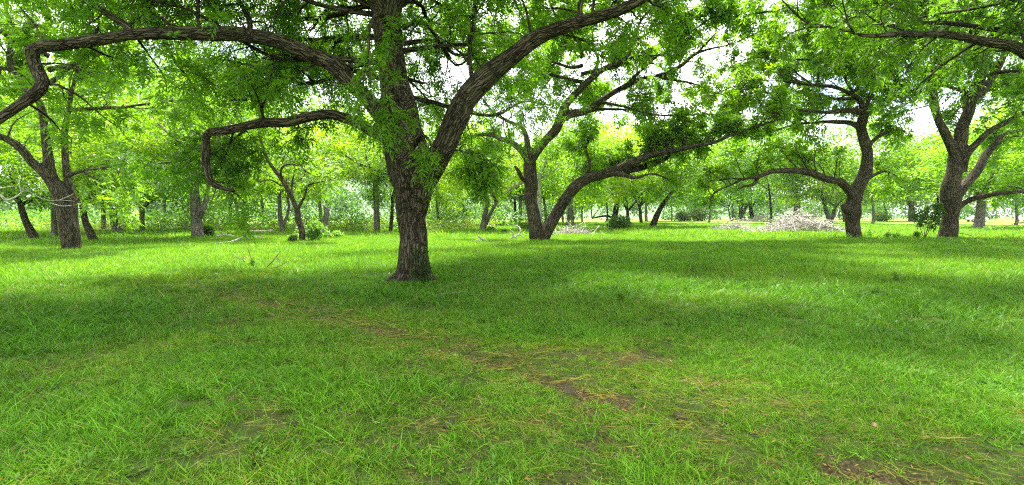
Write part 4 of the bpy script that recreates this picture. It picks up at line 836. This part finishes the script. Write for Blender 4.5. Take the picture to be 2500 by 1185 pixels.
far_tree('brown trunk just right of the round bush', [(1537, 556, 10), (1534, 538, 8), (1532, 515, 7)], (1560, 405, 110, 92, 3), 22, BR, YG)
far_tree('short brown trunk between the bush and the trunk leaning right', [(1566, 549, 9), (1564, 530, 8), (1562, 505, 7)], (1570, 440, 85, 64, 4), 23, BR, MG)
far_tree('grey trunk far back beside the short brown trunk', [(1578, 541, 8), (1577, 525, 7), (1577, 500, 6)], (1600, 460, 75, 48, 0), 24, GY, MG)
far_tree('trunk leaning right under the tip of the long low limb', [(1593, 555, 18), (1604, 525, 14), (1618, 500, 11), (1634, 478, 9), (1655, 455, 6)], (1640, 400, 115, 95, 1), 25, BR, MG)
far_tree('thin far trunk right of the leaning trunk', [(1640, 540, 4), (1640, 525, 3), (1640, 505, 3)], (1680, 465, 85, 50, 2), 26, GY, BG_)
far_tree('pale three-armed trunk behind the small brush heap', [(1813, 540, 16), (1810, 527, 12), (1809, 510, 9), (1811, 480, 6), (1812, 455, 5)], (1790, 415, 120, 60, 3), 27, GY, YG, forks=[[(1809, 512, 7), (1800, 490, 5), (1789, 468, 4)], [(1814, 522, 7), (1825, 497, 5), (1839, 468, 4)]])
far_tree('pair of thin pale stems left of the three-armed trunk', [(1784, 540, 4), (1781, 525, 3), (1778, 508, 3)], (1760, 470, 60, 34, 5), 28, GY, BG_, forks=[[(1787, 540, 3.5), (1789, 525, 3), (1790, 510, 2.5)]])
far_tree('dark broad trunk just right of the three-armed trunk', [(1838, 540, 12), (1835, 525, 10), (1832, 505, 8)], (1860, 455, 90, 52, 4), 29, BR, MG)
far_tree('thick grey trunk rising straight behind the big brush pile', [(1945, 541, 16), (1945, 520, 15), (1946, 495, 13), (1945, 470, 10)], (1930, 420, 130, 58, 0), 30, GY, YG)
far_tree('V-shaped grey trunk between the big brush pile and the slim crooked pecan', [(2027, 545, 15), (2023, 533, 11), (2017, 515, 9), (2010, 490, 7)], (2020, 440, 110, 66, 1), 31, GY, YG, forks=[[(2028, 540, 10), (2034, 525, 9), (2040, 505, 7)]])
far_tree('grey trunk close behind the slim crooked pecan, low on its left side', [(2064, 542, 12), (2062, 525, 10), (2060, 500, 8)], (2080, 460, 85, 52, 2), 32, GY, MG)
far_tree('short wide trunk left of the leafy sapling on the right', [(2227, 541, 18), (2226, 525, 15), (2226, 505, 12)], (2215, 440, 130, 72, 3), 33, GY, YG)
far_tree('lone grey trunk between the stout right pecan and the frame edge', [(2387, 561, 27), (2391, 540, 21), (2394, 515, 19), (2396, 485, 15)], (2430, 410, 150, 95, 4), 34, GY, MG)
# crowns that close the view between and behind the trunks
FILL = [(-60, 575, 260, 200, 160, 0), (250, 566, 240, 170, 150, 2), (560, 560, 250, 140, 110, 1), (780, 560, 340, 150, 100, 3), (640, 552, 400, 130, 85, 4), (1000, 553, 390, 130, 90, 5), (1130, 553, 400, 120, 85, 0),
        (1330, 552, 420, 110, 80, 1), (1480, 543, 405, 120, 95, 2), (1730, 545, 385, 125, 105, 3), (1880, 545, 385, 125, 105, 4), (2130, 548, 390, 130, 100, 0), (2290, 548, 400, 130, 90, 1), (2480, 550, 380, 150, 110, 2), (2160, 540, 455, 110, 55, 6), (400, 556, 330, 150, 130, 6), (2560, 560, 330, 150, 130, 3)]
WHERE = ['behind the far left edge', 'above the short pale trunk', 'above the fallen logs', 'over the broken stump', 'behind the small leaning pecan', 'behind the big front trunk', 'over the young sapling',
         'behind the forked pecan', 'above the round bush', 'left of the three-armed trunk', 'above the low brush row', 'behind the slim crooked pecan', 'behind the leafy sapling', 'at the far right edge', 'low between the two right pecans', 'above the weeds left of the broad pale trunk', 'beyond the right edge beside the lone grey trunk']
for k, (x, by, cy_, hw, hh, cv) in enumerate(FILL):
    ww = 0.5 * FPX / depth_at(by)
    far_tree('bushy bright green tree ' + WHERE[k], [(x, by, ww), (x + 3, by - 20, ww * .8), (x - 2, (by + cy_) / 2, ww * .6)], (x, cy_, hw, hh, cv), 70 + k, GY if k % 2 else BR, [(1.2, 1.1, .9), (.85, .9, 1), (.75, .85, 1), (1.0, 1.0, .9)][k % 4])

# the broken stump beside the small pecan, and the dead pale tree behind the fork
far_tree('grey broken stump with a jagged top beside the small leaning pecan', [(791, 578, 17), (793, 555, 15), (796, 530, 14), (798, 508, 12)], None, 51, GY, forks=[[(796, 512, 6), (791, 503, 5), (788, 499, 2)], [(773, 581, 15), (771, 565, 14), (770, 552, 11)]], cat='stump').name = 'tree_stump'
dead = far_tree('dead bare tree with pale barkless limbs behind the forked pecan', [(1314, 566, 12), (1317, 530, 11), (1316, 490, 11), (1316, 450, 10), (1321, 420, 9), (1332, 399, 7), (1334, 372, 4), (1328, 350, 2)], None, 52, M_DEAD,
         forks=[[(1317, 478, 8), (1300, 452, 8), (1285, 441, 8), (1262, 452, 9), (1246, 462, 9), (1235, 470, 8)], [(1322, 434, 6), (1343, 425, 6), (1358, 412, 4), (1364, 402, 3)], [(1282, 442, 5), (1270, 430, 4), (1264, 425, 3)]])
dead.name = 'dead_tree'

# ------------------------------------------------------------------ bushes, undergrowth, far woods, hill
def leaf_mass(g, rng, c, rad, n, leaf, base, wide=0.45, yellow=0.3, flat=1.0):
    c = np.asarray(c); i = rng.integers(0, len(c), n); d = nrm(rng.normal(size=(n, 3))) * (rng.uniform(0.15, 1, n) ** 0.4)[:, None]
    p = c[i] + d * np.asarray(rad)[i][:, None] * np.array([1, 1, flat])
    ct = rng.uniform(0.7, 1.3, (len(c), 1))[i]
    dr = nrm(d * 0.6 + rng.normal(size=(n, 3)) * 0.5)
    leaf_quads(g, p, dr, nrm(np.array([0, 0, 1.0]) + rng.normal(size=(n, 3)) * 0.6), leaf * rng.uniform(0.6, 1.3, n), leaf * wide * rng.uniform(0.7, 1.3, n), leaf_cols(rng, n, base, 0.22, yellow) * ct)
def bush(label, px, py, wpx, hpx, base, seed, leaf=0.14, n=1500, name='bush', group='bushes in the meadow', depth=None):
    rng = np.random.default_rng(seed + 300); D = depth or depth_at(py); b = P(px, py, D); b[2] = gz(b[0], b[1]); s = D / FPX
    e = tag(obj(name, None, loc=b), label, 'bush', group)
    m = 14; a = rng.uniform(0, 6.283, m); r = np.sqrt(rng.uniform(0, 1, m))
    c = b + np.stack([np.cos(a) * r * wpx * s * 0.36, np.sin(a) * r * wpx * s * 0.3, hpx * s * (0.25 + 0.5 * rng.uniform(0, 1, m) * (1 - 0.5 * r))], 1)
    g = Geo(); leaf_mass(g, rng, c, np.full(m, min(wpx * 0.22, hpx * 0.36) * s), n, leaf, base)
    obj('foliage', g.mesh('foliage', b), M_LEAF, e)
    g = Geo(); st_ = np.stack([np.stack([b * (1 - t) + c * t + np.array([0, 0, -0.05]) for t in (0, .35, .7, 1)], 1)], 0)[0]
    tubes(g, st_, np.tile([0.02, 0.016, 0.012, 0.006], (m, 1)), 4); obj('stems', g.mesh('stems', b), M_STICK, e)
    return e
bush('round dark green bush in front of the stout brown trunk', 1512, 563, 66, 40, (0.055, 0.115, 0.028), 1, 0.22, 2200)
bush('larger pale grey-green willow bush left of the small brush heap', 1700, 541, 70, 34, (0.12, 0.19, 0.06), 2, 0.5, 1800)
bush('smaller pale grey-green willow bush beside the larger one', 1665, 541, 50, 24, (0.13, 0.20, 0.07), 3, 0.5, 1300)
bush('light green bush against the dark wood edge, right of the slim crooked pecan', 2150, 541, 50, 28, (0.13, 0.22, 0.05), 4, 0.5, 1300)
bush('dark suckers at the foot of the small leaning pecan', 716, 591, 26, 22, (0.06, 0.13, 0.02), 5, 0.16, 350)
bush('leafy shoots sprouting round the small pecan trunk', 760, 588, 70, 62, (0.09, 0.20, 0.03), 6, 0.17, 1500, depth=31.5)
bush('low weedy bush in the grass right of the broken stump', 815, 582, 60, 22, (0.08, 0.18, 0.03), 7, 0.15, 900)
bush('leafy shoots behind the left stem of the forked pecan', 1288, 566, 44, 34, (0.06, 0.14, 0.02), 8, 0.17, 1200)
bush('shoots at the foot of the grey V-shaped trunk', 1198, 567, 22, 14, (0.06, 0.14, 0.02), 9, 0.16, 500)
bush('small weedy clump left of the curved pale branch', 1232, 570, 24, 11, (0.07, 0.16, 0.02), 10, 0.16, 400)
bush('low green clump right of the lone grey trunk', 2420, 566, 80, 12, (0.08, 0.18, 0.03), 11, 0.2, 900)
bush('ivy bush round the foot of the broad pale trunk', 508, 580, 28, 48, (0.07, 0.15, 0.02), 12, 0.22, 800)

rng = np.random.default_rng(77)
def stuff(name, label, g, cat, mat=M_LEAF):
    return tag(obj(name, g.mesh(name), mat), label, cat, kind='stuff')
# thicket on the left, 45-62 m out
g = Geo(); m = 260
x = rng.uniform(-62, 6, m); y = rng.uniform(50, 64, m) + np.clip(x + 8, 0, 20) * 1.2; hh = 0.5 + 2.6 * fbm(x * 0.12, y * 0.12, 8) * ((y - 44) / 18)
c = np.stack([x, y, hh * rng.uniform(0.2, 0.95, m)], 1); leaf_mass(g, rng, c, rng.uniform(0.7, 1.5, m), 30000, 0.30, (0.075, 0.175, 0.030))
stuff('undergrowth', 'light green thicket of bushes along the left meadow edge', g, 'undergrowth')
g = Geo(); m = 200
x = rng.uniform(-55, 2, m); y = rng.uniform(46, 51, m) + np.clip(x + 8, 0, 20) * 1.2; c = np.stack([x, y, rng.uniform(0.1, 0.7, m)], 1)
leaf_mass(g, rng, c, rng.uniform(0.4, 0.9, m), 9000, 0.30, (0.13, 0.18, 0.05), 0.2)
stuff('weeds', 'pale dry weeds in front of the left thicket', g, 'weeds')
# dark wood edge at the back
g = Geo(); m = 700
x = rng.uniform(-170, 230, m); y = 150 + rng.uniform(0, 26, m) + 0.10 * np.abs(x) - np.clip(-x, 0, 120) * 0.42
top = 5 + 9 * fbm(x * 0.05, y * 0.05, 9); c = np.stack([x, y, top * rng.uniform(0.08, 1.0, m)], 1)
leaf_mass(g, rng, c, rng.uniform(1.6, 3.4, m), 60000, 0.95, (0.036, 0.095, 0.020), 0.5)
stuff('treeline', 'dark green wood edge closing the meadow', g, 'wood')
# wooded hill
hx, hy = np.meshgrid(np.linspace(-420, 420, 130), np.linspace(230, 620, 60), indexing='xy')
hz = 62 * np.exp(-((hx + 90) / 210) ** 2) * np.clip((hy - 230) / 200, 0, 1) + 7 * (fbm(hx * 0.05, hy * 0.05, 15) - 0.5) * np.clip((hy - 235) / 30, 0, 1) - 1
v = np.stack([hx, hy, hz], -1).reshape(-1, 3); ii = np.arange(60 * 130).reshape(60, 130)
hq = np.stack([ii[:-1, :-1], ii[:-1, 1:], ii[1:, 1:], ii[1:, :-1]], -1).reshape(-1, 4)
tag(obj('hill', mesh_np('hill', v, hq, smooth=True), plain_material('hill_soil', (0.05, 0.10, 0.03), 0.95, 0.3, 0.2)), kind='structure')
g = Geo(); m = 1100
k = rng.integers(0, len(v), m * 3); k = k[(v[k, 2] > 1)][:m]
leaf_mass(g, rng, v[k] + np.array([0, 0, 3.0]), rng.uniform(3.5, 6.5, len(k)), 36000, 2.6, (0.045, 0.110, 0.032), 0.6)
stuff('hill_forest', 'hazy wooded hillside far behind the trees', g, 'forest')

# ------------------------------------------------------------------ seedlings and saplings standing in the grass
def seedling(label, px, py, hpx, seed, n=60, leaf=0.11, base=(0.060, 0.155, 0.016), stems=2, name='seedling', depth=None, spread=0.3, low=0.25):
    rng = np.random.default_rng(seed + 500); D = depth or depth_at(py); b = P(px, py, D); b[2] = gz(b[0], b[1]); H = hpx * D / FPX
    e = tag(obj(name, None, loc=b), label, 'seedling' if hpx < 40 else 'sapling', 'seedlings in the grass')
    g = Geo(); pol = []
    for k in range(stems):
        a = rng.uniform(0, 6.283); t = b + np.array([math.cos(a) * spread * H, math.sin(a) * spread * H, H * rng.uniform(.75, 1)])
        pol.append(np.stack([b * (1 - f) + t * f + np.array([math.cos(a + 2) * .08 * H * math.sin(3 * f), 0, -0.02 * (f == 0)]) for f in np.linspace(0, 1, 6)]))
    pol = np.array(pol); rad = np.tile(np.linspace(0.016, 0.004, 6) * max(0.5, H), (stems, 1)); tubes(g, pol, rad, 4)
    p1, r1 = spawn(pol, rad, rng, H * 0.12, low, 1, H * 0.12, H * 0.3, 0.1, K=4); tubes(g, p1, r1, 3)
    obj('stem', g.mesh('stem', b), M_STICK, e); lg = Geo(); compound(lg, rng, p1, max(2, n // max(1, len(p1))), leaf * 1.5, 5, leaf, leaf * 0.42, base)
    obj('leaves', lg.mesh('leaves', b), M_LEAF, e); return e
seedling('dark leafy sapling with two thin stems beside the stout right pecan', 2257, 586, 88, 1, 330, 0.18, (0.045, 0.115, 0.018), 4, 'sapling', spread=0.28, low=0.4)
seedling('dark seedling right of the slim crooked pecan', 2165, 584, 16, 2, 90)
seedling('low dark seedling midway between the two right pecans', 2190, 585, 14, 3, 80)
seedling('dark seedling left of the two-stemmed sapling', 2237, 585, 18, 4, 100)
seedling('tiny upright sprig right of the slim crooked trunk base', 2116, 583, 20, 5, 40)
seedling('low dark weed in the shaded grass at the middle right', 1520, 742, 24, 6, 60, 0.05)
seedling('dark weed in the grass right of the middle, farther left of a pair', 2041, 714, 12, 7, 36, 0.05)
seedling('dark weed in the grass right of the middle, farther right of a pair', 2136, 726, 12, 8, 36, 0.05)
seedling('tall dark weed standing in the grass toward the right', 2192, 698, 26, 9, 45, 0.045)
seedling('spreading dark weed in the grass at the right edge', 2432, 744, 24, 10, 70, 0.05, spread=0.7)
seedling('dark weed near the lit grass left of the front trunk', 612, 655, 22, 11, 60, 0.06)

# ------------------------------------------------------------------ fallen wood
def fallen(name, label, lines, mat, D=None, cat='branch', group='fallen wood in the meadow', lift=0.0, sides=7, part=None):
    """lines: polylines of (px, py, width px); height comes from the pixels at that depth, never below the ground"""
    g = Geo(); py0 = max(r[1] for l in lines for r in l); D = D or depth_at(py0); b = P(lines[0][0][0], py0, D); b[2] = gz(b[0], b[1])
    for i, l in enumerate(lines):
        rows = []
        for j, r in enumerate(l):
            p = P(r[0], r[1], D + (0.25 * math.sin(i * 2.1 + j * 1.3) if i else 0.12 * j)); rd = r[2] * .5 * D / FPX; p[2] = max(p[2], gz(p[0], p[1]) + rd * 0.4)
            rows.append([*p, rd])
        s = spline(rows, 5 * len(l)); tubes(g, s[None, :, :3], s[None, :, 3], sides, 0.2, i)
    return tag(obj(name, g.mesh(name, b, True), mat, loc=b), label, cat, group)
fallen('log', 'weathered grey log with a broken end, right of the broad pale trunk', [[(528, 577, 5), (548, 574, 7), (566, 577, 7), (586, 581, 4)], [(545, 575, 4), (541, 569, 3), (540, 566, 2)]], M_DEAD, cat='log')
fallen('log', 'long straight grey log lying at the edge of the weeds', [[(574, 568, 3), (605, 566, 5), (640, 565, 6), (666, 564, 6)], [(592, 567, 3), (584, 562, 2)]], M_DEAD, cat='log')
fallen('fallen_branch', 'pale fallen branch left of the small leaning pecan', [[(625, 579, 3), (640, 581, 4), (655, 583, 4), (670, 582, 3)], [(638, 581, 3), (628, 577, 2)]], M_DEAD)
fallen('fallen_branch', 'pale bent stick leaning up out of the grass below the logs', [[(517, 594, 2), (545, 593, 3), (565, 590, 3.5), (580, 585, 3.5), (593, 579, 3)]], M_DEAD)
fallen('fallen_branch', 'short dark twig curving down beside the pale bent stick', [[(597, 573, 3), (602, 582, 3), (612, 589, 2)]], M_STICK)
fallen('fallen_branch', 'pale stick behind the foot of the small leaning pecan', [[(694, 579, 2.5), (712, 575, 3), (730, 571, 3)]], M_DEAD)
fallen('fallen_branch', 'bare forked branch poking out of the shaded grass edge', [[(643, 660, 3), (662, 642, 2.5), (677, 624, 3), (683, 616, 1.5), (688, 609, 1)], [(640, 662, 2.5), (660, 655, 2), (680, 651, 2), (704, 638, 1)]], M_STICK)
fallen('fallen_branch', 'thin arched bare twig standing in the lit grass', [[(606, 652, 2), (600, 643, 2), (591, 633, 2), (581, 631, 1.5), (566, 620, 1)]], M_STICK)
fallen('fallen_branch', 'thin straight bare twig above the arched one', [[(614, 634, 1.6), (608, 615, 1.6), (602, 603, 1.4), (595, 592, 1)]], M_STICK, D=18)
fallen('log', 'short dark broken log with pale end left of the forked pecan', [[(1167, 577, 4), (1178, 584, 5), (1190, 589, 6), (1209, 590, 4)], [(1158, 590, 6), (1166, 588, 7), (1176, 590, 5)]], M_DEAD, cat='log')
fallen('fallen_branch', 'pale curved branch hooked like a C left of the forked pecan', [[(1244, 583, 4), (1256, 578, 5), (1267, 572, 5), (1271, 563, 4.5), (1265, 554, 4), (1253, 550, 3)], [(1252, 579, 4), (1252, 568, 3), (1246, 562, 2)], [(1258, 578, 3), (1263, 585, 2.5)], [(1266, 573, 3), (1278, 578, 2)]], M_DEAD)
fallen('fallen_branch', 'short forked pale stick right of the branch heap', [[(1460, 573, 3), (1465, 567, 3), (1467, 563, 1.5)], [(1462, 573, 3), (1468, 572, 2)]], M_DEAD)
fallen('fallen_branch', 'flat pale stick in the lit grass right of the branch heap', [[(1485, 578, 3), (1498, 577, 3), (1512, 577, 2)]], M_DEAD)
fallen('log', 'short brown log lying in the shaded grass on the left', [[(262, 721, 7), (275, 720, 8), (290, 719, 7), (306, 719, 5)]], M_STICK, cat='log')
fallen('fallen_branch', 'thin pale stick lying in front of the big trunk', [[(1056, 723, 2), (1090, 717, 2.5), (1120, 714, 2.5), (1142, 712, 1.5)]], M_DEAD)
fallen('fallen_branch', 'dark knotty piece of wood in the grass right of the trunk', [[(1366, 674, 3), (1380, 675, 4), (1394, 677, 7), (1407, 676, 4)], [(1394, 677, 5), (1401, 670, 3)]], M_STICK)
fallen('stump', 'small dark stub sticking up in the grass right of the trunk', [[(1250, 668, 9), (1250, 662, 7), (1253, 657, 4)], [(1251, 662, 4), (1257, 660, 2)]], M_STICK, cat='stump')
fallen('fallen_branch', 'bare twig hanging low in the grass at the right edge', [[(2452, 555, 1.5), (2468, 550, 2), (2480, 545, 2), (2510, 543, 2.5)], [(2484, 545, 1.6), (2500, 547, 1)]], M_STICK, D=33)
fallen('fallen_branch', 'thin stick arched in the lit grass right of the stout pecan', [[(2345, 570, 1.5), (2365, 574, 1.5), (2380, 580, 1.5), (2390, 587, 1)]], M_STICK)
fallen('fallen_branch', 'short white stick left of the lone grey trunk', [[(2356, 566, 2), (2363, 564, 2.4), (2370, 562, 2)]], M_DEAD)
fallen('log', 'tan cut log end left of the big brush pile', [[(1918, 540, 7), (1923, 539, 8), (1929, 539, 7)]], plain_material('cut_wood', (0.42, 0.24, 0.09), 0.8, 0.2), D=110, cat='log')
fallen('fallen_branch', 'grey stick at the edge of the weeds left of the broad pale trunk', [[(385, 583, 2), (410, 581, 2.4), (440, 582, 2.4), (468, 580, 2)]], M_STICK)
# the dead pale branch at the far left, hanging from the left pecan
fallen('dead_branch', 'dead pale branch with bare twigs hanging at the left edge', [[(-30, 470, 8), (0, 478, 7), (17, 489, 6), (40, 480, 3.5), (58, 466, 2.6), (75, 470, 2), (110, 488, 1.6), (150, 489, 1.3), (182, 492, 1)], [(58, 466, 2.5), (45, 455, 2), (20, 457, 1.6), (-20, 462, 1.4)], [(52, 470, 2), (47, 450, 1.4), (50, 430, 1)], [(145, 489, 2), (165, 481, 1.5), (180, 473, 1)], [(122, 496, 1.5), (150, 503, 1.5), (176, 502, 1)]], M_DEAD, D=21)

def brush_pile(label, px, py, wpx, hpx, seed, nbig, nsmall, D=None, name='brush_pile', peak=0.55, thick=1.0):
    rng = np.random.default_rng(seed + 700); D = D or depth_at(py); s = D / FPX; b = P(px, py, D); b[2] = gz(b[0], b[1]); W, H = wpx * s / 2, hpx * s
    e = tag(obj(name, None, loc=b), label, 'brush pile', 'heaps of cut branches')
    def prof(u): return H * np.maximum(0.04, np.exp(-((u - (peak - 0.5) * 2) / 0.5) ** 2) * 0.95 + 0.30 * (1 - np.abs(u)))
    def sticks(n, l0, l1, r0, r1, K=5):
        u = np.clip(rng.normal(0, 0.5, n), -1, 1); v_ = rng.uniform(-1, 1, n); top = prof(u) * (1 - 0.55 * np.abs(v_))
        c = np.stack([u * W, v_ * W * 0.42, top * rng.uniform(0.1, 1.0, n) ** 0.7], 1)
        a = rng.uniform(0, 6.283, n); el = rng.normal(0, 0.30, n); d = np.stack([np.cos(a) * np.cos(el), np.sin(a) * np.cos(el), np.sin(el)], 1)
        ln = rng.uniform(l0, l1, n); cur = d; pts = [c - d * (ln / 2)[:, None]]
        for k in range(K - 1): cur = nrm(cur + rng.normal(0, 0.2, (n, 3))); pts.append(pts[-1] + cur * (ln / (K - 1))[:, None])
        p = np.stack(pts, 1); p[:, :, 2] = np.maximum(p[:, :, 2], 0.02); return p, np.linspace(1, 0.45, K)[None] * rng.uniform(r0, r1, n)[:, None]
    p, r = sticks(nbig, 1.0, 3.2, 0.022 * thick, 0.055 * thick)
    for k in range(nbig):
        g = Geo(); tubes(g, p[k:k + 1], r[k:k + 1], 6, 0.2, k); obj('stick', g.mesh('stick', None, True), M_DEAD, e)
    p, r = sticks(nsmall, 0.5, 2.2, 0.008 * thick, 0.02 * thick); g = Geo(); tubes(g, p, r, 4, cap=False)
    tag(obj('twigs', g.mesh('twigs'), M_DEAD, e), kind='stuff'); return e
brush_pile('big heap of bleached cut branches left of the slim crooked pecan', 1950, 568, 235, 47, 1, 130, 750, peak=0.52, thick=1.3)
brush_pile('small scattered heap of bleached sticks left of the big heap', 1795, 562, 105, 22, 2, 22, 200)
brush_pile('low row of grey brush far behind the small stick heap', 1855, 541, 95, 18, 3, 30, 260, D=118, thick=2.2, peak=0.6)
brush_pile('low heap of fallen branches right behind the forked pecan', 1395, 575, 115, 15, 4, 34, 160)
brush_pile('thin scatter of pale sticks beyond the curved pale branch', 1255, 552, 90, 12, 5, 16, 70, thick=1.6)

# ------------------------------------------------------------------ two white cars parked beyond the meadow
def car(label, px, py, D, wpx, rz, seed):
    b = P(px, py, D); b[2] = gz(b[0], b[1]); L_ = wpx * D / FPX; k = L_ / 4.4
    e = tag(obj('parked_car', None, loc=b), label, 'car', 'white cars beyond the meadow'); e.rotation_euler = (0, 0, rz); e.scale = (k, k, k)
    white = plain_material('car_white', (0.78, 0.78, 0.77), 0.35, 0.04); dark = plain_material('car_glass', (0.03, 0.035, 0.04), 0.1, 0.1); rub = plain_material('car_tyre', (0.02, 0.02, 0.02), 0.9, 0.1); rimm = plain_material('car_rim', (0.4, 0.4, 0.4), 0.4, 0.1)
    prof = [(-2.2, .35), (-2.2, .75), (-2.05, .95), (-1.35, 1.0), (-.75, 1.48), (.75, 1.52), (1.65, 1.02), (2.1, .9), (2.2, .6), (2.2, .35)]
    def loft(pr, hw):
        n = len(pr); v = [(x, s_ * hw * (0.86 if z > 1.1 else 1), z) for s_ in (-1, 1) for x, z in pr]
        q = [[i, (i + 1) % n, n + (i + 1) % n, n + i] for i in range(n)]
        me = bpy.data.meshes.new('body'); me.from_pydata(v, [], q + [list(range(n))[::-1], list(range(n, 2 * n))]); me.update(); return me
    body = obj('body', loft(prof, .86), white, e); bv = body.modifiers.new('b', 'BEVEL'); bv.width = .05; bv.segments = 2
    obj('window', loft([(-1.12, 1.05), (-.68, 1.42), (.70, 1.45), (1.4, 1.05)], .875), dark, e)
    for x in (-1.35, 1.35):
        for s_ in (-1, 1):
            g = Geo(); tubes(g, [[[x, s_ * .66, .33], [x, s_ * .88, .33]]], [[.33, .33]], 18); wh = obj('wheel', g.mesh('wheel'), rub, e)
            g = Geo(); tubes(g, [[[x, s_ * .84, .33], [x, s_ * .895, .33]]], [[.2, .19]], 12); obj('rim', g.mesh('rim'), rimm, wh)
    for s_ in (-1, 1):
        g = Geo(); tubes(g, [[[2.12, s_ * .6, .72], [2.225, s_ * .6, .72]]], [[.11, .1]], 10); obj('headlight', g.mesh('headlight'), rimm, e)
car('white car half hidden by the lone grey trunk on the right', 2384, 541, 120, 42, math.pi - .15, 1)
car('white car cut off by the right edge of the view', 2505, 541, 122, 42, math.pi + .1, 2)

# ------------------------------------------------------------------ bits on the ground
def chip(name, label, px, py, size, mat, seed, cat):
    rng = np.random.default_rng(seed); p = G(px, py); b = np.array([p[0], p[1], gz(p[0], p[1])])
    v = nrm(rng.normal(size=(26, 3))) * np.array([1, .6, .35]) * size * rng.uniform(.8, 1.2, (26, 1)) + np.array([0, 0, size * .2])
    import bmesh
    bm = bmesh.new(); [bm.verts.new(q) for q in v]; bmesh.ops.convex_hull(bm, input=bm.verts); me = bpy.data.meshes.new(name); bm.to_mesh(me); bm.free()
    o = obj(name, me, mat, loc=b); o.rotation_euler = (0, 0, rng.uniform(0, 6)); return tag(o, label, cat)
TAN = plain_material('tan_wood', (0.30, 0.22, 0.125), 0.9, 0.35, 60); CLOD = plain_material('wet_soil', (0.036, 0.024, 0.012), 0.9, 0.4, 40)
chip('wood_chip', 'pale tan wood chip lying on the bare wheel track', 1113, 857, 0.045, TAN, 1, 'wood chip')
chip('wood_chip', 'small tan chip on bare earth just left of the largest chip', 1072, 849, 0.025, TAN, 2, 'wood chip')
chip('wood_chip', 'tan bark flake in the grass at the lower right', 2135, 1032, 0.028, TAN, 3, 'wood chip')
chip('soil_clod', 'dark earth clod in the grass below the wheel track', 1100, 1038, 0.075, CLOD, 4, 'clod')
chip('soil_clod', 'black earth clod in the muddy part of the wheel track', 1388, 945, 0.10, CLOD, 5, 'clod')
chip('soil_clod', 'dark earth clod on the wheel track toward the lower right', 1660, 1003, 0.08, CLOD, 6, 'clod')
chip('soil_clod', 'dark clod of mud at the lower left foreground', 715, 1042, 0.08, CLOD, 7, 'clod')

# ------------------------------------------------------------------ haze in the air
def haze_box():
    x0, x1, y0, y1, z0, z1 = -450.0, 450.0, -60.0, 660.0, -4.0, 85.0
    v = [(x, y, z) for z in (z0, z1) for y in (y0, y1) for x in (x0, x1)]
    f = [(0, 2, 3, 1), (4, 5, 7, 6), (0, 1, 5, 4), (2, 6, 7, 3), (0, 4, 6, 2), (1, 3, 7, 5)]
    me = bpy.data.meshes.new('haze'); me.from_pydata(v, [], f); me.update()
    m, t, o = new_mat('haze_air'); pv = nd(t, 'ShaderNodeVolumePrincipled'); pv.inputs['Color'].default_value = (0.86, 0.93, 1.0, 1); pv.inputs['Density'].default_value = 0.00012
    t.links.new(pv.outputs[0], o.inputs['Volume']); tag(obj('haze', me, m), 'thin pale haze softening the far trees', 'haze', kind='stuff')
haze_box()
